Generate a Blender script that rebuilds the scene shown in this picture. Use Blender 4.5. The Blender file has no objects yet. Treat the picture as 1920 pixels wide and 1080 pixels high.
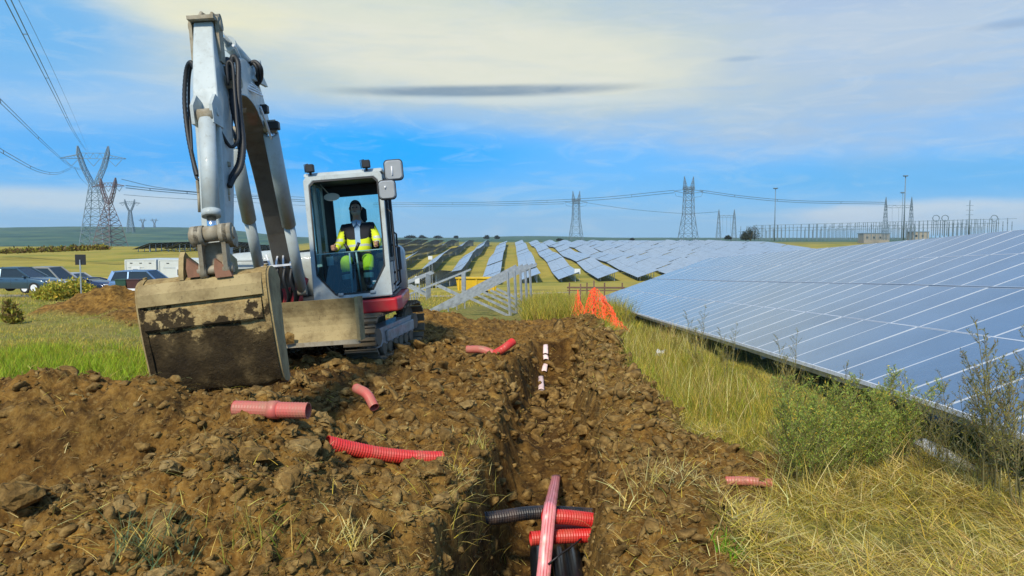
import bpy, bmesh, math, random
import numpy as np
from mathutils import Vector, Matrix, Euler

rng = np.random.default_rng(7)
random.seed(7)
scene = bpy.context.scene
COL = scene.collection
R = math.radians

# ------------------------------------------------------------------ camera
CAMH = 1.6
FPX = 1400.0
PITCH = math.atan(93 / FPX)
cam = bpy.data.cameras.new('camera')
cam.lens = 36 * FPX / 1920
cam.sensor_width = 36
cam.clip_start = 0.05
cam.clip_end = 12000
cam_o = bpy.data.objects.new('camera', cam)
COL.objects.link(cam_o)
cam_o.location = (0, 0, CAMH)
cam_o.rotation_euler = (R(90) - PITCH, 0, 0)
scene.camera = cam_o

# ------------------------------------------------------------------ colour management
scene.view_settings.view_transform = 'Standard'
scene.view_settings.look = 'None'
scene.view_settings.gamma = 1
scene.view_settings.exposure = 0.74
scene.view_settings.use_curve_mapping = False
scene.cycles.max_bounces = 6
scene.cycles.diffuse_bounces = 3
scene.cycles.glossy_bounces = 3
scene.cycles.transmission_bounces = 6
scene.cycles.transparent_max_bounces = 12
scene.cycles.volume_bounces = 0
scene.cycles.caustics_reflective = False
scene.cycles.caustics_refractive = False

# ------------------------------------------------------------------ sun
SUN_EL, SUN_AZ = 42, 196          # azimuth measured clockwise from +Y (camera looks to +Y)
sl = bpy.data.lights.new('sun', 'SUN')
sl.energy = 2.7
sl.angle = R(6)
sl.color = (1.0, 0.91, 0.74)
so = bpy.data.objects.new('sun', sl)
COL.objects.link(so)
sd = Vector((math.sin(R(SUN_AZ)) * math.cos(R(SUN_EL)), math.cos(R(SUN_AZ)) * math.cos(R(SUN_EL)), math.sin(R(SUN_EL))))
so.rotation_euler = sd.to_track_quat('Z', 'Y').to_euler()
so.location = sd * 60

# ------------------------------------------------------------------ node helper
class NT:
    def __init__(s, tree):
        s.t = tree; s.n = tree.nodes; s.l = tree.links
    def node(s, typ, **kw):
        nd = s.n.new(typ)
        ins = kw.pop('ins', {})
        for k, v in kw.items(): setattr(nd, k, v)
        for k, v in ins.items():
            sock = nd.inputs[k]
            if isinstance(v, bpy.types.NodeSocket): s.l.new(v, sock)
            elif isinstance(v, bpy.types.Node): s.l.new(v.outputs[0], sock)
            else:
                if hasattr(sock.default_value, '__len__') and len(sock.default_value) == 4 and len(v) == 3: v = (*v, 1)
                sock.default_value = v
        return nd
    def math(s, op, a, b=0.0, c=None, clamp=False):
        ins = {0: a, 1: b}
        if c is not None: ins[2] = c
        return s.node('ShaderNodeMath', operation=op, use_clamp=clamp, ins=ins).outputs[0]
    def mix(s, fac, a, b, blend='MIX'):
        nd = s.n.new('ShaderNodeMix'); nd.data_type = 'RGBA'; nd.blend_type = blend
        for i, v in ((0, fac), (6, a), (7, b)):
            if isinstance(v, bpy.types.NodeSocket): s.l.new(v, nd.inputs[i])
            elif i == 0: nd.inputs[0].default_value = v
            else: nd.inputs[i].default_value = (*v[:3], 1)
        return nd.outputs[2]
    def ramp(s, fac, stops):
        nd = s.n.new('ShaderNodeValToRGB')
        el = nd.color_ramp.elements
        while len(el) < len(stops): el.new(0.5)
        for e, (p, c) in zip(el, stops):
            e.position = p
            e.color = (c, c, c, 1) if not hasattr(c, '__len__') else (*c[:3], 1)
        s.l.new(fac, nd.inputs[0])
        return nd.outputs[0]
    def noise(s, vec, scale, detail=4, rough=0.55, dist=0.0):
        nd = s.node('ShaderNodeTexNoise', ins={'Scale': scale, 'Detail': detail, 'Roughness': rough, 'Distortion': dist})
        if vec is not None: s.l.new(vec, nd.inputs['Vector'])
        return nd.outputs[0]

# ------------------------------------------------------------------ sky
world = bpy.data.worlds.new('World')
scene.world = world
world.use_nodes = True
w = NT(world.node_tree)
w.n.clear()
sky = w.node('ShaderNodeTexSky', sky_type='NISHITA', sun_disc=False, sun_elevation=R(SUN_EL), sun_rotation=R(SUN_AZ),
             air_density=1.0, dust_density=0.6, ozone_density=3.0)
geo = w.node('ShaderNodeTexCoord')
sep = w.node('ShaderNodeSeparateXYZ', ins={0: geo.outputs['Generated']})
X, Y, Z = sep.outputs
az = w.math('ARCTAN2', X, Y)                       # 0 straight ahead, + to the right
hyp = w.math('SQRT', w.math('ADD', w.math('MULTIPLY', X, X), w.math('MULTIPLY', Y, Y)))
el = w.math('ARCTAN2', Z, hyp)
uv = w.node('ShaderNodeCombineXYZ', ins={0: az, 1: w.math('MULTIPLY', el, 3.2), 2: 0.0}).outputs[0]
n1 = w.noise(uv, 3.2, 6, 0.55, 0.3)
n2 = w.noise(uv, 9.0, 5, 0.6, 0.2)
warp = w.math('ADD', w.math('MULTIPLY', w.math('SUBTRACT', n1, 0.5), 1.1), w.math('MULTIPLY', w.math('SUBTRACT', n2, 0.5), 0.5))
def blob(u0, v0, ru, rv, soft, wamp=1.0, slope=0.0):
    """soft patch of the sky; centre and radii given as angles of the photograph's pixels"""
    a0 = math.atan((u0 - 960) / FPX); e0 = math.atan((447 - v0) / FPX)
    da = w.math('SUBTRACT', az, a0)
    de = w.math('SUBTRACT', w.math('SUBTRACT', el, e0), w.math('MULTIPLY', da, slope))
    dx = w.math('DIVIDE', da, ru / FPX)
    dy = w.math('DIVIDE', de, rv / FPX)
    r = w.math('SQRT', w.math('ADD', w.math('MULTIPLY', dx, dx), w.math('MULTIPLY', dy, dy)))
    r = w.math('ADD', r, w.math('MULTIPLY', warp, wamp))
    nd = w.node('ShaderNodeMapRange', interpolation_type='SMOOTHSTEP', ins={0: r, 1: 1.0 + soft, 2: 1.0 - soft, 3: 0.0, 4: 1.0})
    return nd.outputs[0]
tint = w.ramp(w.math('MULTIPLY', el, 1.6, clamp=True), [(0.0, (0.62, 0.80, 1.02)), (0.08, (0.40, 0.70, 1.08)), (0.22, (0.22, 0.80, 1.45)), (0.45, (0.30, 0.8, 1.25)), (0.9, (0.5, 0.85, 1.2))])
c = w.mix(1.0, sky.outputs[0], tint, 'MULTIPLY')
K = 6.2
def cl(r, g, b): return (r * K, g * K, b * K)
def lay(c, m, amt, col): return w.mix(w.math('MULTIPLY', m, amt), c, cl(*col))
n3 = w.noise(w.node('ShaderNodeCombineXYZ', ins={0: w.math('MULTIPLY', az, 2.2), 1: w.math('MULTIPLY', el, 15.0), 2: 3.0}).outputs[0], 2.6, 8, 0.62, 0.5)
strk = w.math('ADD', .30, w.math('MULTIPLY', n3, 1.35))
def tex(m): return w.math('MULTIPLY', m, strk, clamp=True)
low = w.node('ShaderNodeMapRange', interpolation_type='SMOOTHSTEP', ins={0: el, 1: 0.55, 2: 0.15, 3: 0.25, 4: 1.0}).outputs[0]
c = lay(c, low, 0.80, (0.125, 0.45, 0.88))
hz = w.node('ShaderNodeMapRange', interpolation_type='SMOOTHSTEP', ins={0: el, 1: 0.085, 2: -0.005, 3: 0.0, 4: 1.0}).outputs[0]
c = lay(c, hz, 0.85, (0.33, 0.60, 0.84))
wis = w.ramp(n1, [(0.40, 0.0), (0.72, 1.0)])
elv = w.node('ShaderNodeMapRange', ins={0: el, 1: 0.12, 2: 0.5, 3: 0.0, 4: 1.0}).outputs[0]
c = lay(c, w.math('MULTIPLY', wis, elv), 0.75, (0.52, 0.62, 0.74))
c = lay(c, tex(blob(1520, 120, 640, 160, 0.5, 0.9, -.04)), 0.92, (0.45, 0.575, 0.715))
c = lay(c, tex(blob(1480, 95, 420, 60, 0.7, 1.0, -.08)), 0.5, (0.56, 0.65, 0.75))
c = lay(c, tex(blob(1730, 20, 420, 40, 0.8, 1.2)), 0.5, (0.36, 0.50, 0.76))
c = lay(c, tex(blob(330, 200, 440, 80, 0.6, 0.9)), 0.75, (0.38, 0.60, 0.83))
c = lay(c, tex(blob(860, 222, 470, 40, 0.7, 0.9)), 0.7, (0.36, 0.56, 0.80))
c = lay(c, tex(blob(620, 30, 700, 165, 0.4, 0.75, -0.10)), 0.95, (0.55, 0.64, 0.63))
c = lay(c, tex(blob(860, 98, 420, 74, 0.45, 0.7, -0.10)), 0.95, (0.77, 0.78, 0.66))
c = lay(c, tex(blob(620, 10, 420, 40, 0.8, 1.0)), 0.5, (0.66, 0.72, 0.62))
c = lay(c, tex(blob(380, 64, 180, 34, 0.6, 0.9, -.05)), 0.9, (0.84, 0.82, 0.60))
c = lay(c, tex(blob(40, 20, 160, 34, 0.7, 1.0)), 0.6, (0.64, 0.72, 0.62))
c = lay(c, blob(50, 115, 170, 80, 0.6, 0.6), 0.8, (0.13, 0.46, 0.88))
c = lay(c, w.math('MULTIPLY', blob(915, 176, 225, 10, 0.5, 0.35, .02), strk, clamp=True), 0.9, (0.22, 0.32, 0.42))
c = lay(c, blob(960, 193, 215, 7, 0.7, 0.8), 0.6, (0.66, 0.74, 0.74))
c = lay(c, tex(blob(852, 242, 30, 7, 0.7, 1.4)), 0.55, (0.55, 0.72, 0.88))
c = lay(c, blob(690, 288, 260, 58, 0.75, 0.45), 0.95, (0.0, 0.42, 1.05))
c = lay(c, blob(300, 300, 260, 40, 0.8, 0.6), 0.6, (0.06, 0.42, 0.95))
c = lay(c, tex(blob(1700, 345, 300, 26, 0.8, 0.8)), 0.6, (0.12, 0.47, 0.86))
c = lay(c, tex(blob(140, 385, 360, 20, 0.6, 0.8)), 0.85, (0.58, 0.71, 0.80))
c = lay(c, tex(blob(1750, 412, 215, 26, 0.35, 1.1)), 0.9, (0.60, 0.72, 0.82))
c = lay(c, tex(blob(1590, 408, 60, 12, 0.5, 1.2)), 0.7, (0.60, 0.72, 0.82))
c = lay(c, tex(blob(1900, 118, 60, 6, 0.7, 0.7)), 0.6, (0.25, 0.38, 0.58))
c = lay(c, tex(blob(1380, 131, 30, 4, 0.7, 0.8)), 0.5, (0.30, 0.44, 0.62))
c = lay(c, tex(blob(200, 28, 80, 6, 0.7, 0.8)), 0.7, (0.34, 0.46, 0.50))
n4 = w.noise(w.node('ShaderNodeCombineXYZ', ins={0: w.math('MULTIPLY', az, 5.0), 1: w.math('MULTIPLY', el, 22.0), 2: 7.0}).outputs[0], 2.2, 8, 0.66, 1.2)
c = w.mix(w.ramp(n4, [(.40, .14), (.60, 0.)]), c, w.mix(1.0, c, (.80, .88, .96), 'MULTIPLY'))
c = w.mix(w.ramp(n4, [(.50, 0.), (.72, .22)]), c, cl(.72, .76, .76))
bg = w.node('ShaderNodeBackground', ins={0: c, 1: 0.1})
wo = w.node('ShaderNodeOutputWorld', ins={0: bg.outputs[0]})

# ------------------------------------------------------------------ tagging and mesh helpers
def tag(o, label=None, cat=None, group=None, kind=None):
    if label: o['label'] = label
    if cat: o['category'] = cat
    if group: o['group'] = group
    if kind: o['kind'] = kind
    return o
def empty(name, loc=(0, 0, 0), rot=(0, 0, 0)):
    o = bpy.data.objects.new(name, None)
    o.empty_display_size = 0.2
    COL.objects.link(o)
    o.location = loc; o.rotation_euler = rot
    return o
def link_mesh(name, me, parent=None):
    o = bpy.data.objects.new(name, me)
    COL.objects.link(o)
    if parent is not None: o.parent = parent
    return o
def np_mesh(name, V, F, mat=None, smooth=False, cols=None, attrs=None):
    """V (n,3); F (m,k) equal size faces"""
    V = np.asarray(V, np.float32); F = np.asarray(F, np.int32)
    me = bpy.data.meshes.new(name)
    me.vertices.add(len(V)); me.vertices.foreach_set('co', V.ravel())
    k = F.shape[1]
    me.loops.add(F.size); me.loops.foreach_set('vertex_index', F.ravel())
    me.polygons.add(len(F))
    me.polygons.foreach_set('loop_start', np.arange(0, F.size, k, dtype=np.int32))
    me.polygons.foreach_set('loop_total', np.full(len(F), k, np.int32))
    if smooth: me.polygons.foreach_set('use_smooth', np.ones(len(F), bool))
    if cols is not None:
        a = me.color_attributes.new('Col', 'FLOAT_COLOR', 'POINT')
        a.data.foreach_set('color', np.asarray(np.c_[cols, np.ones(len(cols))], np.float32).ravel())
    for nm, arr in (attrs or {}).items():
        a = me.attributes.new(nm, 'FLOAT', 'POINT')
        a.data.foreach_set('value', np.asarray(arr, np.float32))
    me.update(calc_edges=True)
    if mat: me.materials.append(mat)
    return me

class MB:
    """collects shapes, becomes one mesh object"""
    def __init__(s): s.v = []; s.f = []; s.sm = []; s.mi = []; s.m = 0
    def add(s, vs, fs, smooth=False):
        b = len(s.v); s.v += [tuple(x) for x in vs]
        s.f += [tuple(b + i for i in f) for f in fs]
        s.sm += [smooth] * len(fs); s.mi += [s.m] * len(fs)
        return s
    def box(s, c, sz, rot=None, taper=None):
        hx, hy, hz = sz[0] / 2, sz[1] / 2, sz[2] / 2
        pts = []
        for z in (-1, 1):
            t = 1 if (taper is None or z < 0) else taper
            for x, y in ((-1, -1), (1, -1), (1, 1), (-1, 1)): pts.append(Vector((x * hx * t, y * hy * t, z * hz)))
        if rot is not None:
            M = rot if isinstance(rot, Matrix) else Euler(rot).to_matrix()
            pts = [M @ p for p in pts]
        c = Vector(c)
        return s.add([p + c for p in pts], [(0, 3, 2, 1), (4, 5, 6, 7), (0, 1, 5, 4), (1, 2, 6, 5), (2, 3, 7, 6), (3, 0, 4, 7)])
    def bbox(s, c, sz, bev=0.01, rot=None):
        """box with chamfered edges (24 verts)"""
        hx, hy, hz = [a / 2 for a in sz]; b = min(bev, hx * .9, hy * .9, hz * .9)
        bm = bmesh.new(); bmesh.ops.create_cube(bm, size=1)
        for v in bm.verts: v.co = Vector((v.co.x * 2 * hx, v.co.y * 2 * hy, v.co.z * 2 * hz))
        bmesh.ops.bevel(bm, geom=bm.edges[:], offset=b, segments=1, affect='EDGES', profile=0.5)
        M = rot if isinstance(rot, Matrix) else Euler(rot or (0, 0, 0)).to_matrix()
        c = Vector(c); bm.verts.index_update()
        vs = [M @ v.co + c for v in bm.verts]; fs = [[v.index for v in f.verts] for f in bm.faces]
        bm.free()
        return s.add(vs, fs)
    def bar(s, a, b, wd, ht=None, up=(0, 0, 1)):
        """rectangular bar from a to b"""
        a = Vector(a); b = Vector(b); ht = ht or wd
        d = (b - a); L = d.length
        if L < 1e-6: return s
        d = d / L; up = Vector(up)
        if abs(d.dot(up)) > 0.98: up = Vector((0, 1, 0)) if abs(d.y) < .9 else Vector((1, 0, 0))
        x = d.cross(up).normalized(); y = x.cross(d)
        vs = [p + x * (i * wd / 2) + y * (j * ht / 2) for p in (a, b) for i, j in ((-1, -1), (1, -1), (1, 1), (-1, 1))]
        return s.add(vs, [(0, 1, 2, 3), (7, 6, 5, 4), (0, 4, 5, 1), (1, 5, 6, 2), (2, 6, 7, 3), (3, 7, 4, 0)])
    def tube(s, path, r, n=8, caps=True, smooth=True, closed=False):
        path = [Vector(p) for p in path]; m = len(path)
        rr = r if hasattr(r, '__len__') else [r] * m
        t0 = (path[1] - path[0]).normalized()
        up = Vector((0, 0, 1)) if abs(t0.z) < .9 else Vector((1, 0, 0))
        x = t0.cross(up).normalized()
        vs = []
        for i, p in enumerate(path):
            t = (path[min(i + 1, m - 1)] - path[max(i - 1, 0)])
            if t.length < 1e-9: t = t0
            t = t.normalized()
            x = (x - t * x.dot(t))
            x = x.normalized() if x.length > 1e-6 else t.orthogonal().normalized()
            y = t.cross(x)
            for k in range(n):
                a = 2 * math.pi * k / n
                vs.append(p + (x * math.cos(a) + y * math.sin(a)) * rr[i])
        fs = [(i * n + k, i * n + (k + 1) % n, (i + 1) * n + (k + 1) % n, (i + 1) * n + k) for i in range(m - 1) for k in range(n)]
        s.add(vs, fs, smooth)
        if caps:
            b = len(s.v) - len(vs)
            s.f += [tuple(b + k for k in reversed(range(n))), tuple(b + (m - 1) * n + k for k in range(n))]
            s.sm += [False, False]; s.mi += [s.m] * 2
        return s
    def cyl(s, a, b, r, n=14, r2=None): return s.tube([a, b], [r, r if r2 is None else r2], n, True, True)
    def prism(s, poly, ax, h0, h1, org=(0, 0, 0)):
        """extrude 2-D polygon. ax: (u, v, w) world axes as vectors; thickness from h0 to h1 along w"""
        u, v, wv = [Vector(a) for a in ax]; o = Vector(org); n = len(poly)
        vs = [o + u * p[0] + v * p[1] + wv * h for h in (h0, h1) for p in poly]
        fs = [tuple(reversed(range(n))), tuple(range(n, 2 * n))] + [(i, (i + 1) % n, n + (i + 1) % n, n + i) for i in range(n)]
        return s.add(vs, fs)
    def loft(s, rings, caps=True, smooth=False, closed=True):
        n = len(rings[0]); vs = [p for r in rings for p in r]
        kk = n if closed else n - 1
        fs = [(i * n + k, i * n + (k + 1) % n, (i + 1) * n + (k + 1) % n, (i + 1) * n + k) for i in range(len(rings) - 1) for k in range(kk)]
        if caps: fs += [tuple(reversed(range(n))), tuple((len(rings) - 1) * n + k for k in range(n))]
        return s.add(vs, fs, smooth)
    def mesh(s, name, mats):
        me = bpy.data.meshes.new(name)
        me.from_pydata([tuple(v) for v in s.v], [], s.f)
        me.polygons.foreach_set('use_smooth', s.sm)
        me.polygons.foreach_set('material_index', s.mi)
        for m in (mats if isinstance(mats, (list, tuple)) else [mats]): me.materials.append(m)
        me.update()
        bm = bmesh.new(); bm.from_mesh(me); bmesh.ops.recalc_face_normals(bm, faces=bm.faces); bm.to_mesh(me); bm.free()
        return me
    def build(s, name, mats, parent=None): return link_mesh(name, s.mesh(name, mats), parent)

def bevel(o, wd=0.01, seg=2, ang=35):
    m = o.modifiers.new('bevel', 'BEVEL'); m.width = wd; m.segments = seg; m.limit_method = 'ANGLE'; m.angle_limit = R(ang)
    return o
def children(o, allo): return [c for c in allo if c.parent == o]
ORD = 'first second third fourth fifth sixth seventh eighth ninth tenth eleventh twelfth thirteenth fourteenth fifteenth sixteenth seventeenth eighteenth nineteenth twentieth'.split()
def copy_tree(o, parent=None, kids=None):
    c = o.copy(); COL.objects.link(c)
    if parent is not None: c.parent = parent
    for ch in KIDS.get(o.name, []): copy_tree(ch, c)
    return c
KIDS = {}
def note_kids(root):
    allo = list(COL.objects)
    def rec(o):
        ks = [c for c in allo if c.parent == o]
        KIDS[o.name] = ks
        for k in ks: rec(k)
    rec(root)

def P(u, v, D):
    """the point at depth D (metres ahead of the camera) that the photograph shows at pixel u, v"""
    cp, sp = math.cos(PITCH), math.sin(PITCH)
    d = Vector(((u - 960), FPX * cp + (540 - v) * sp, -FPX * sp + (540 - v) * cp))
    return Vector((0, 0, CAMH)) + d * (D / d.y)
# ------------------------------------------------------------------ noise
_perm = np.random.default_rng(3).permutation(256)
_perm = np.concatenate([_perm, _perm])
_ga = np.random.default_rng(4).random(256) * 2 * np.pi
_gx, _gy = np.cos(_ga), np.sin(_ga)
_r1 = np.random.default_rng(5).random(256); _r2 = np.random.default_rng(6).random(256); _r3 = np.random.default_rng(8).random(256)
def perlin(x, y):
    xi = np.floor(x).astype(int); yi = np.floor(y).astype(int)
    xf = x - xi; yf = y - yi
    def g(ix, iy, dx, dy):
        h = _perm[(_perm[ix & 255] + iy) & 255]
        return _gx[h] * dx + _gy[h] * dy
    u = xf ** 3 * (xf * (xf * 6 - 15) + 10); v = yf ** 3 * (yf * (yf * 6 - 15) + 10)
    a = g(xi, yi, xf, yf); b = g(xi + 1, yi, xf - 1, yf); c_ = g(xi, yi + 1, xf, yf - 1); d = g(xi + 1, yi + 1, xf - 1, yf - 1)
    return (a + u * (b - a)) * (1 - v) + (c_ + u * (d - c_)) * v
def fbm(x, y, f, octs=4, gain=0.5):
    s = 0; a = 1
    for i in range(octs):
        s = s + a * perlin(x * f + 17.3 * i, y * f - 9.1 * i); f *= 2.03; a *= gain
    return s
def lumps(x, y, f, dens=0.75):
    """rounded clods: height 0..1"""
    X_ = x * f; Y_ = y * f
    xi = np.floor(X_).astype(int); yi = np.floor(Y_).astype(int)
    out = np.zeros_like(X_)
    for dx in (-1, 0, 1):
        for dy in (-1, 0, 1):
            cx = xi + dx; cy = yi + dy
            h = _perm[(_perm[cx & 255] + cy) & 255]
            px = cx + _r1[h]; py = cy + _r2[h]
            rad = 0.35 + 0.5 * _r3[h]
            d2 = ((X_ - px) ** 2 + (Y_ - py) ** 2) / (rad * rad)
            hh = np.sqrt(np.clip(1 - d2, 0, 1)) * rad * (_r3[(h * 7) & 255] < dens)
            out = np.maximum(out, hh)
    return out
def sst(a, b, x):
    t = np.clip((x - a) / (b - a), 0, 1); return t * t * (3 - 2 * t)
def gau(x, y, cx, cy, sx, sy): return np.exp(-((x - cx) / sx) ** 2 - ((y - cy) / sy) ** 2)

# ------------------------------------------------------------------ large shape of the land
YL = np.array([-50, 8, 20, 47, 80, 130, 190, 250, 330, 450, 800, 1100, 1500, 2100, 2600, 4000])
ZLf = np.array([0, 0, -.55, -1.95, -2.75, -2.4, -1.7, -1.1, -2.2, -9, -16, -8, 10, 27, 28, 20])
YR = np.array([-50, 8, 20, 50, 100, 150, 180, 260, 360, 500, 900, 1500, 2200, 2700, 4000])
ZRf = np.array([0, 0, -.6, -2.2, -4.9, -6.5, -6.6, -4.6, -2.4, -.9, -2.0, -1.5, 1.5, 4, 3])
def big(x, y):
    yy = np.maximum(y, 1e-3)
    a = x / np.maximum(yy, 4)
    wgt = sst(-0.42, -0.24, a)
    z = np.interp(y, YL, ZLf) * (1 - wgt) + np.interp(y, YR, ZRf) * wgt
    z = z - 1.7 * gau(x, y, -20, 145, 28, 60)
    far = sst(60, 130, y)
    z = z + far * 0.55 * np.sin(y / 17.0 + x * 0.045 + 1.0) * (1 - sst(350, 500, y)) * wgt
    # low hill left on the skyline, another one right of the middle
    z = z + 6.5 * np.exp(-((a - 0.03) / 0.075) ** 2) * np.exp(-((y - 2500) / 700.0) ** 2)
    z = z + 8.0 * np.exp(-((a + 0.56) / 0.17) ** 2) * np.exp(-((y - 2200) / 600.0) ** 2)
    z = z - 16.0 * sst(-0.38, -0.22, a) * (1 - wgt) * sst(1200, 2200, y)
    z = z + fbm(x, y, 1 / 240., 3) * 3.0 * sst(500, 1500, y) * (0.4 + 0.6 * (1 - wgt))
    return z

def trench_c(y): return 0.12 + 0.07 * (np.clip(y, 3, 13) - 4) + 0.05 * np.sin(y * 1.3)
def xr_edge(y): return np.interp(y, [1, 2.5, 3.4, 4.3, 5.0, 5.8, 8, 12, 18], [.8, .85, 1.05, 1.35, 1.85, 1.45, 1.3, 1.6, 1.8])
def soil_mask(x, y):
    n = fbm(x, y, 0.9, 4) * 0.55 + fbm(x, y, 6.0, 2) * .12
    xl = np.interp(y, [5.2, 5.8, 6.4, 7, 9, 12, 16, 20], [-30, -9, -5.6, -3.9, -4.4, -5.0, -4.5, -3.5])
    m = sst(-0.16, 0.16, xr_edge(y) + n * .7 - x) * sst(-.2, .2, x - xl + n) * sst(18.8, 17.6, y + n * 2)
    p = sst(0.25, 0.5, gau(x, y, -10.4, 20, 2.3, 1.5) + n * .3) + sst(0.3, 0.6, gau(x, y, -7.6, 17.5, 2.2, 1.3) + n * .3)
    return np.clip(np.maximum(m, p), 0, 1)
def near_h(x, y, detail=True):
    n1 = fbm(x, y, 0.8, 4)
    z = big(x, y)
    # left spoil heap
    crest_y = 4.75 + 0.25 * np.sin(x * 1.1)
    sy = np.where(y < crest_y, 1.45, 0.72)
    amp = np.interp(x, [-12, -7, -4.5, -3, -2.4, -1.9, -1.5, -1.15, -.8, -.45], [.42, .52, .62, .66, .66, .62, .55, .42, .22, .05])
    z = z + amp * np.exp(-((y - crest_y) / sy) ** 2) * (1 + .25 * n1)
    z = z + 0.20 * gau(x, y, -1.0, 3.3, 0.8, .8) + .16 * gau(x, y, -2.2, 2.9, 1.2, .5)
    # hollow in the heap's face
    z = z - 0.26 * gau(x, y, -2.75, 3.75, 0.85, 0.42) + .10 * gau(x, y, -1.55, 3.9, .32, .8)
    # spoil along the trench's right side
    z = z + (0.28 + .16 * n1) * np.exp(-((x - trench_c(y) - .72) / .30) ** 2) * sst(4.6, 6.4, y) * sst(18, 13, y)
    z = z + 0.14 * np.exp(-((x - trench_c(y) - .6) / .28) ** 2) * sst(5.5, 4.5, y) * sst(2.2, 3.2, y)
    z = z + (.10 + .12 * n1) * np.exp(-((x - trench_c(y) + .62) / .22) ** 2) * sst(3.2, 4.5, y) * sst(12, 9, y)
    z = z + .16 * gau(x, y, 1.0, 3.6, .35, .5) * (1 + n1)
    # hump right of the digger, heap far left
    z = z + 0.34 * gau(x, y, -1.75, 15.2, 1.2, 1.2) * (1 + .4 * n1) + .12 * gau(x, y, -.2, 16, 1.4, 1.2) * (1 + .5 * n1) + .25 * gau(x, y, -3.4, 13.6, 1.4, 1.5)
    z = z + .75 * gau(x, y, -10.6, 20, 1.7, 1.1) * (1 + .4 * n1) + .5 * gau(x, y, -7.8, 17.8, 2.2, 1.2) * (1 + .4 * n1)
    z = z + .22 * gau(x, y, 1.1, 14.0, .9, 2.2) * (1 + .5 * n1)
    # ground the digger stands on leans to the left
    z = z + 0.085 * (x + 2.65) * gau(x, y, -2.65, 11, 2.4, 2.6) * sst(-0.3, .3, x + 9)
    sm = soil_mask(x, y)
    if detail:
        near = sst(34, 24, y)
        z = z + sm * near * (0.11 * fbm(x, y, 1.7, 4, .6) + .06 * lumps(x + .15 * fbm(x, y, 3, 3), y + .15 * fbm(y, x, 3, 3), 1.7, .5) + 0.05 * lumps(x + .08 * fbm(x, y, 5, 3), y + .08 * fbm(y, x, 5, 3), 3.2, .6) + 0.035 * lumps(x + 3.1 + .04 * fbm(x, y, 11, 2), y + .04 * fbm(y, x, 11, 2), 7.5, .75) + .016 * lumps(x, y + 1.7, 16, .8) + .035 * fbm(x, y, 8, 4, .65) - .05 * np.abs(fbm(x, y, 2.6, 4, .6)))
        z = z + (1 - sm) * near * (0.05 * fbm(x, y, 1.1, 4))
    # trench
    dep = np.interp(y, [0, 5.3, 6.2, 6.9, 7.8, 9, 10.6, 11.6, 12.3], [.80, .78, .58, .42, .44, .50, .56, .46, 0])
    wob = 0.06 * fbm(x * 0 + 3.3, y, 1.6, 4) + (0.03 * fbm(x, y, 5, 3) if detail else 0)
    dx = np.abs(x - trench_c(y) + wob)
    hw = np.interp(y, [2, 5, 6.5, 11], [.315, .33, .31, .29])
    sl_ = np.interp(y, [5.2, 6.4, 11], [.0, .07, .06])
    tm = sst(hw + .09 + sl_, hw - .07, dx)
    zt = big(x, y) - dep + (0.05 * lumps(x, y, 5, .7) + .05 * fbm(x, y, 2.2, 4) + .03 * lumps(x, y, 11, .8) if detail else 0) + .10 * sst(hw * .3, hw, dx)
    z = z * (1 - tm * (dep > 0.02)) + zt * tm * (dep > 0.02)
    return z
def H(x, y):
    """height of the ground under one point"""
    return float(near_h(np.array([float(x)]), np.array([float(y)]))[0]) if y < 40 else float(big(np.array([float(x)]), np.array([float(y)]))[0])
def Hs(x, y):
    x = np.asarray(x, float); y = np.asarray(y, float)
    f = sst(38, 46, y)
    return near_h(x, y) * (1 - f) + big(x, y) * f

# ------------------------------------------------------------------ materials
def new_mat(name):
    m = bpy.data.materials.new(name); m.use_nodes = True
    t = NT(m.node_tree)
    return m, t, m.node_tree.nodes['Principled BSDF']
def bump(t, b, h, strength=0.5, dist=0.02):
    bn = t.node('ShaderNodeBump', ins={'Strength': strength, 'Distance': dist, 'Height': h})
    t.l.new(bn.outputs[0], b.inputs['Normal'])
def attr(t, nm, out='Fac'): return t.node('ShaderNodeAttribute', attribute_name=nm).outputs[out]

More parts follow.
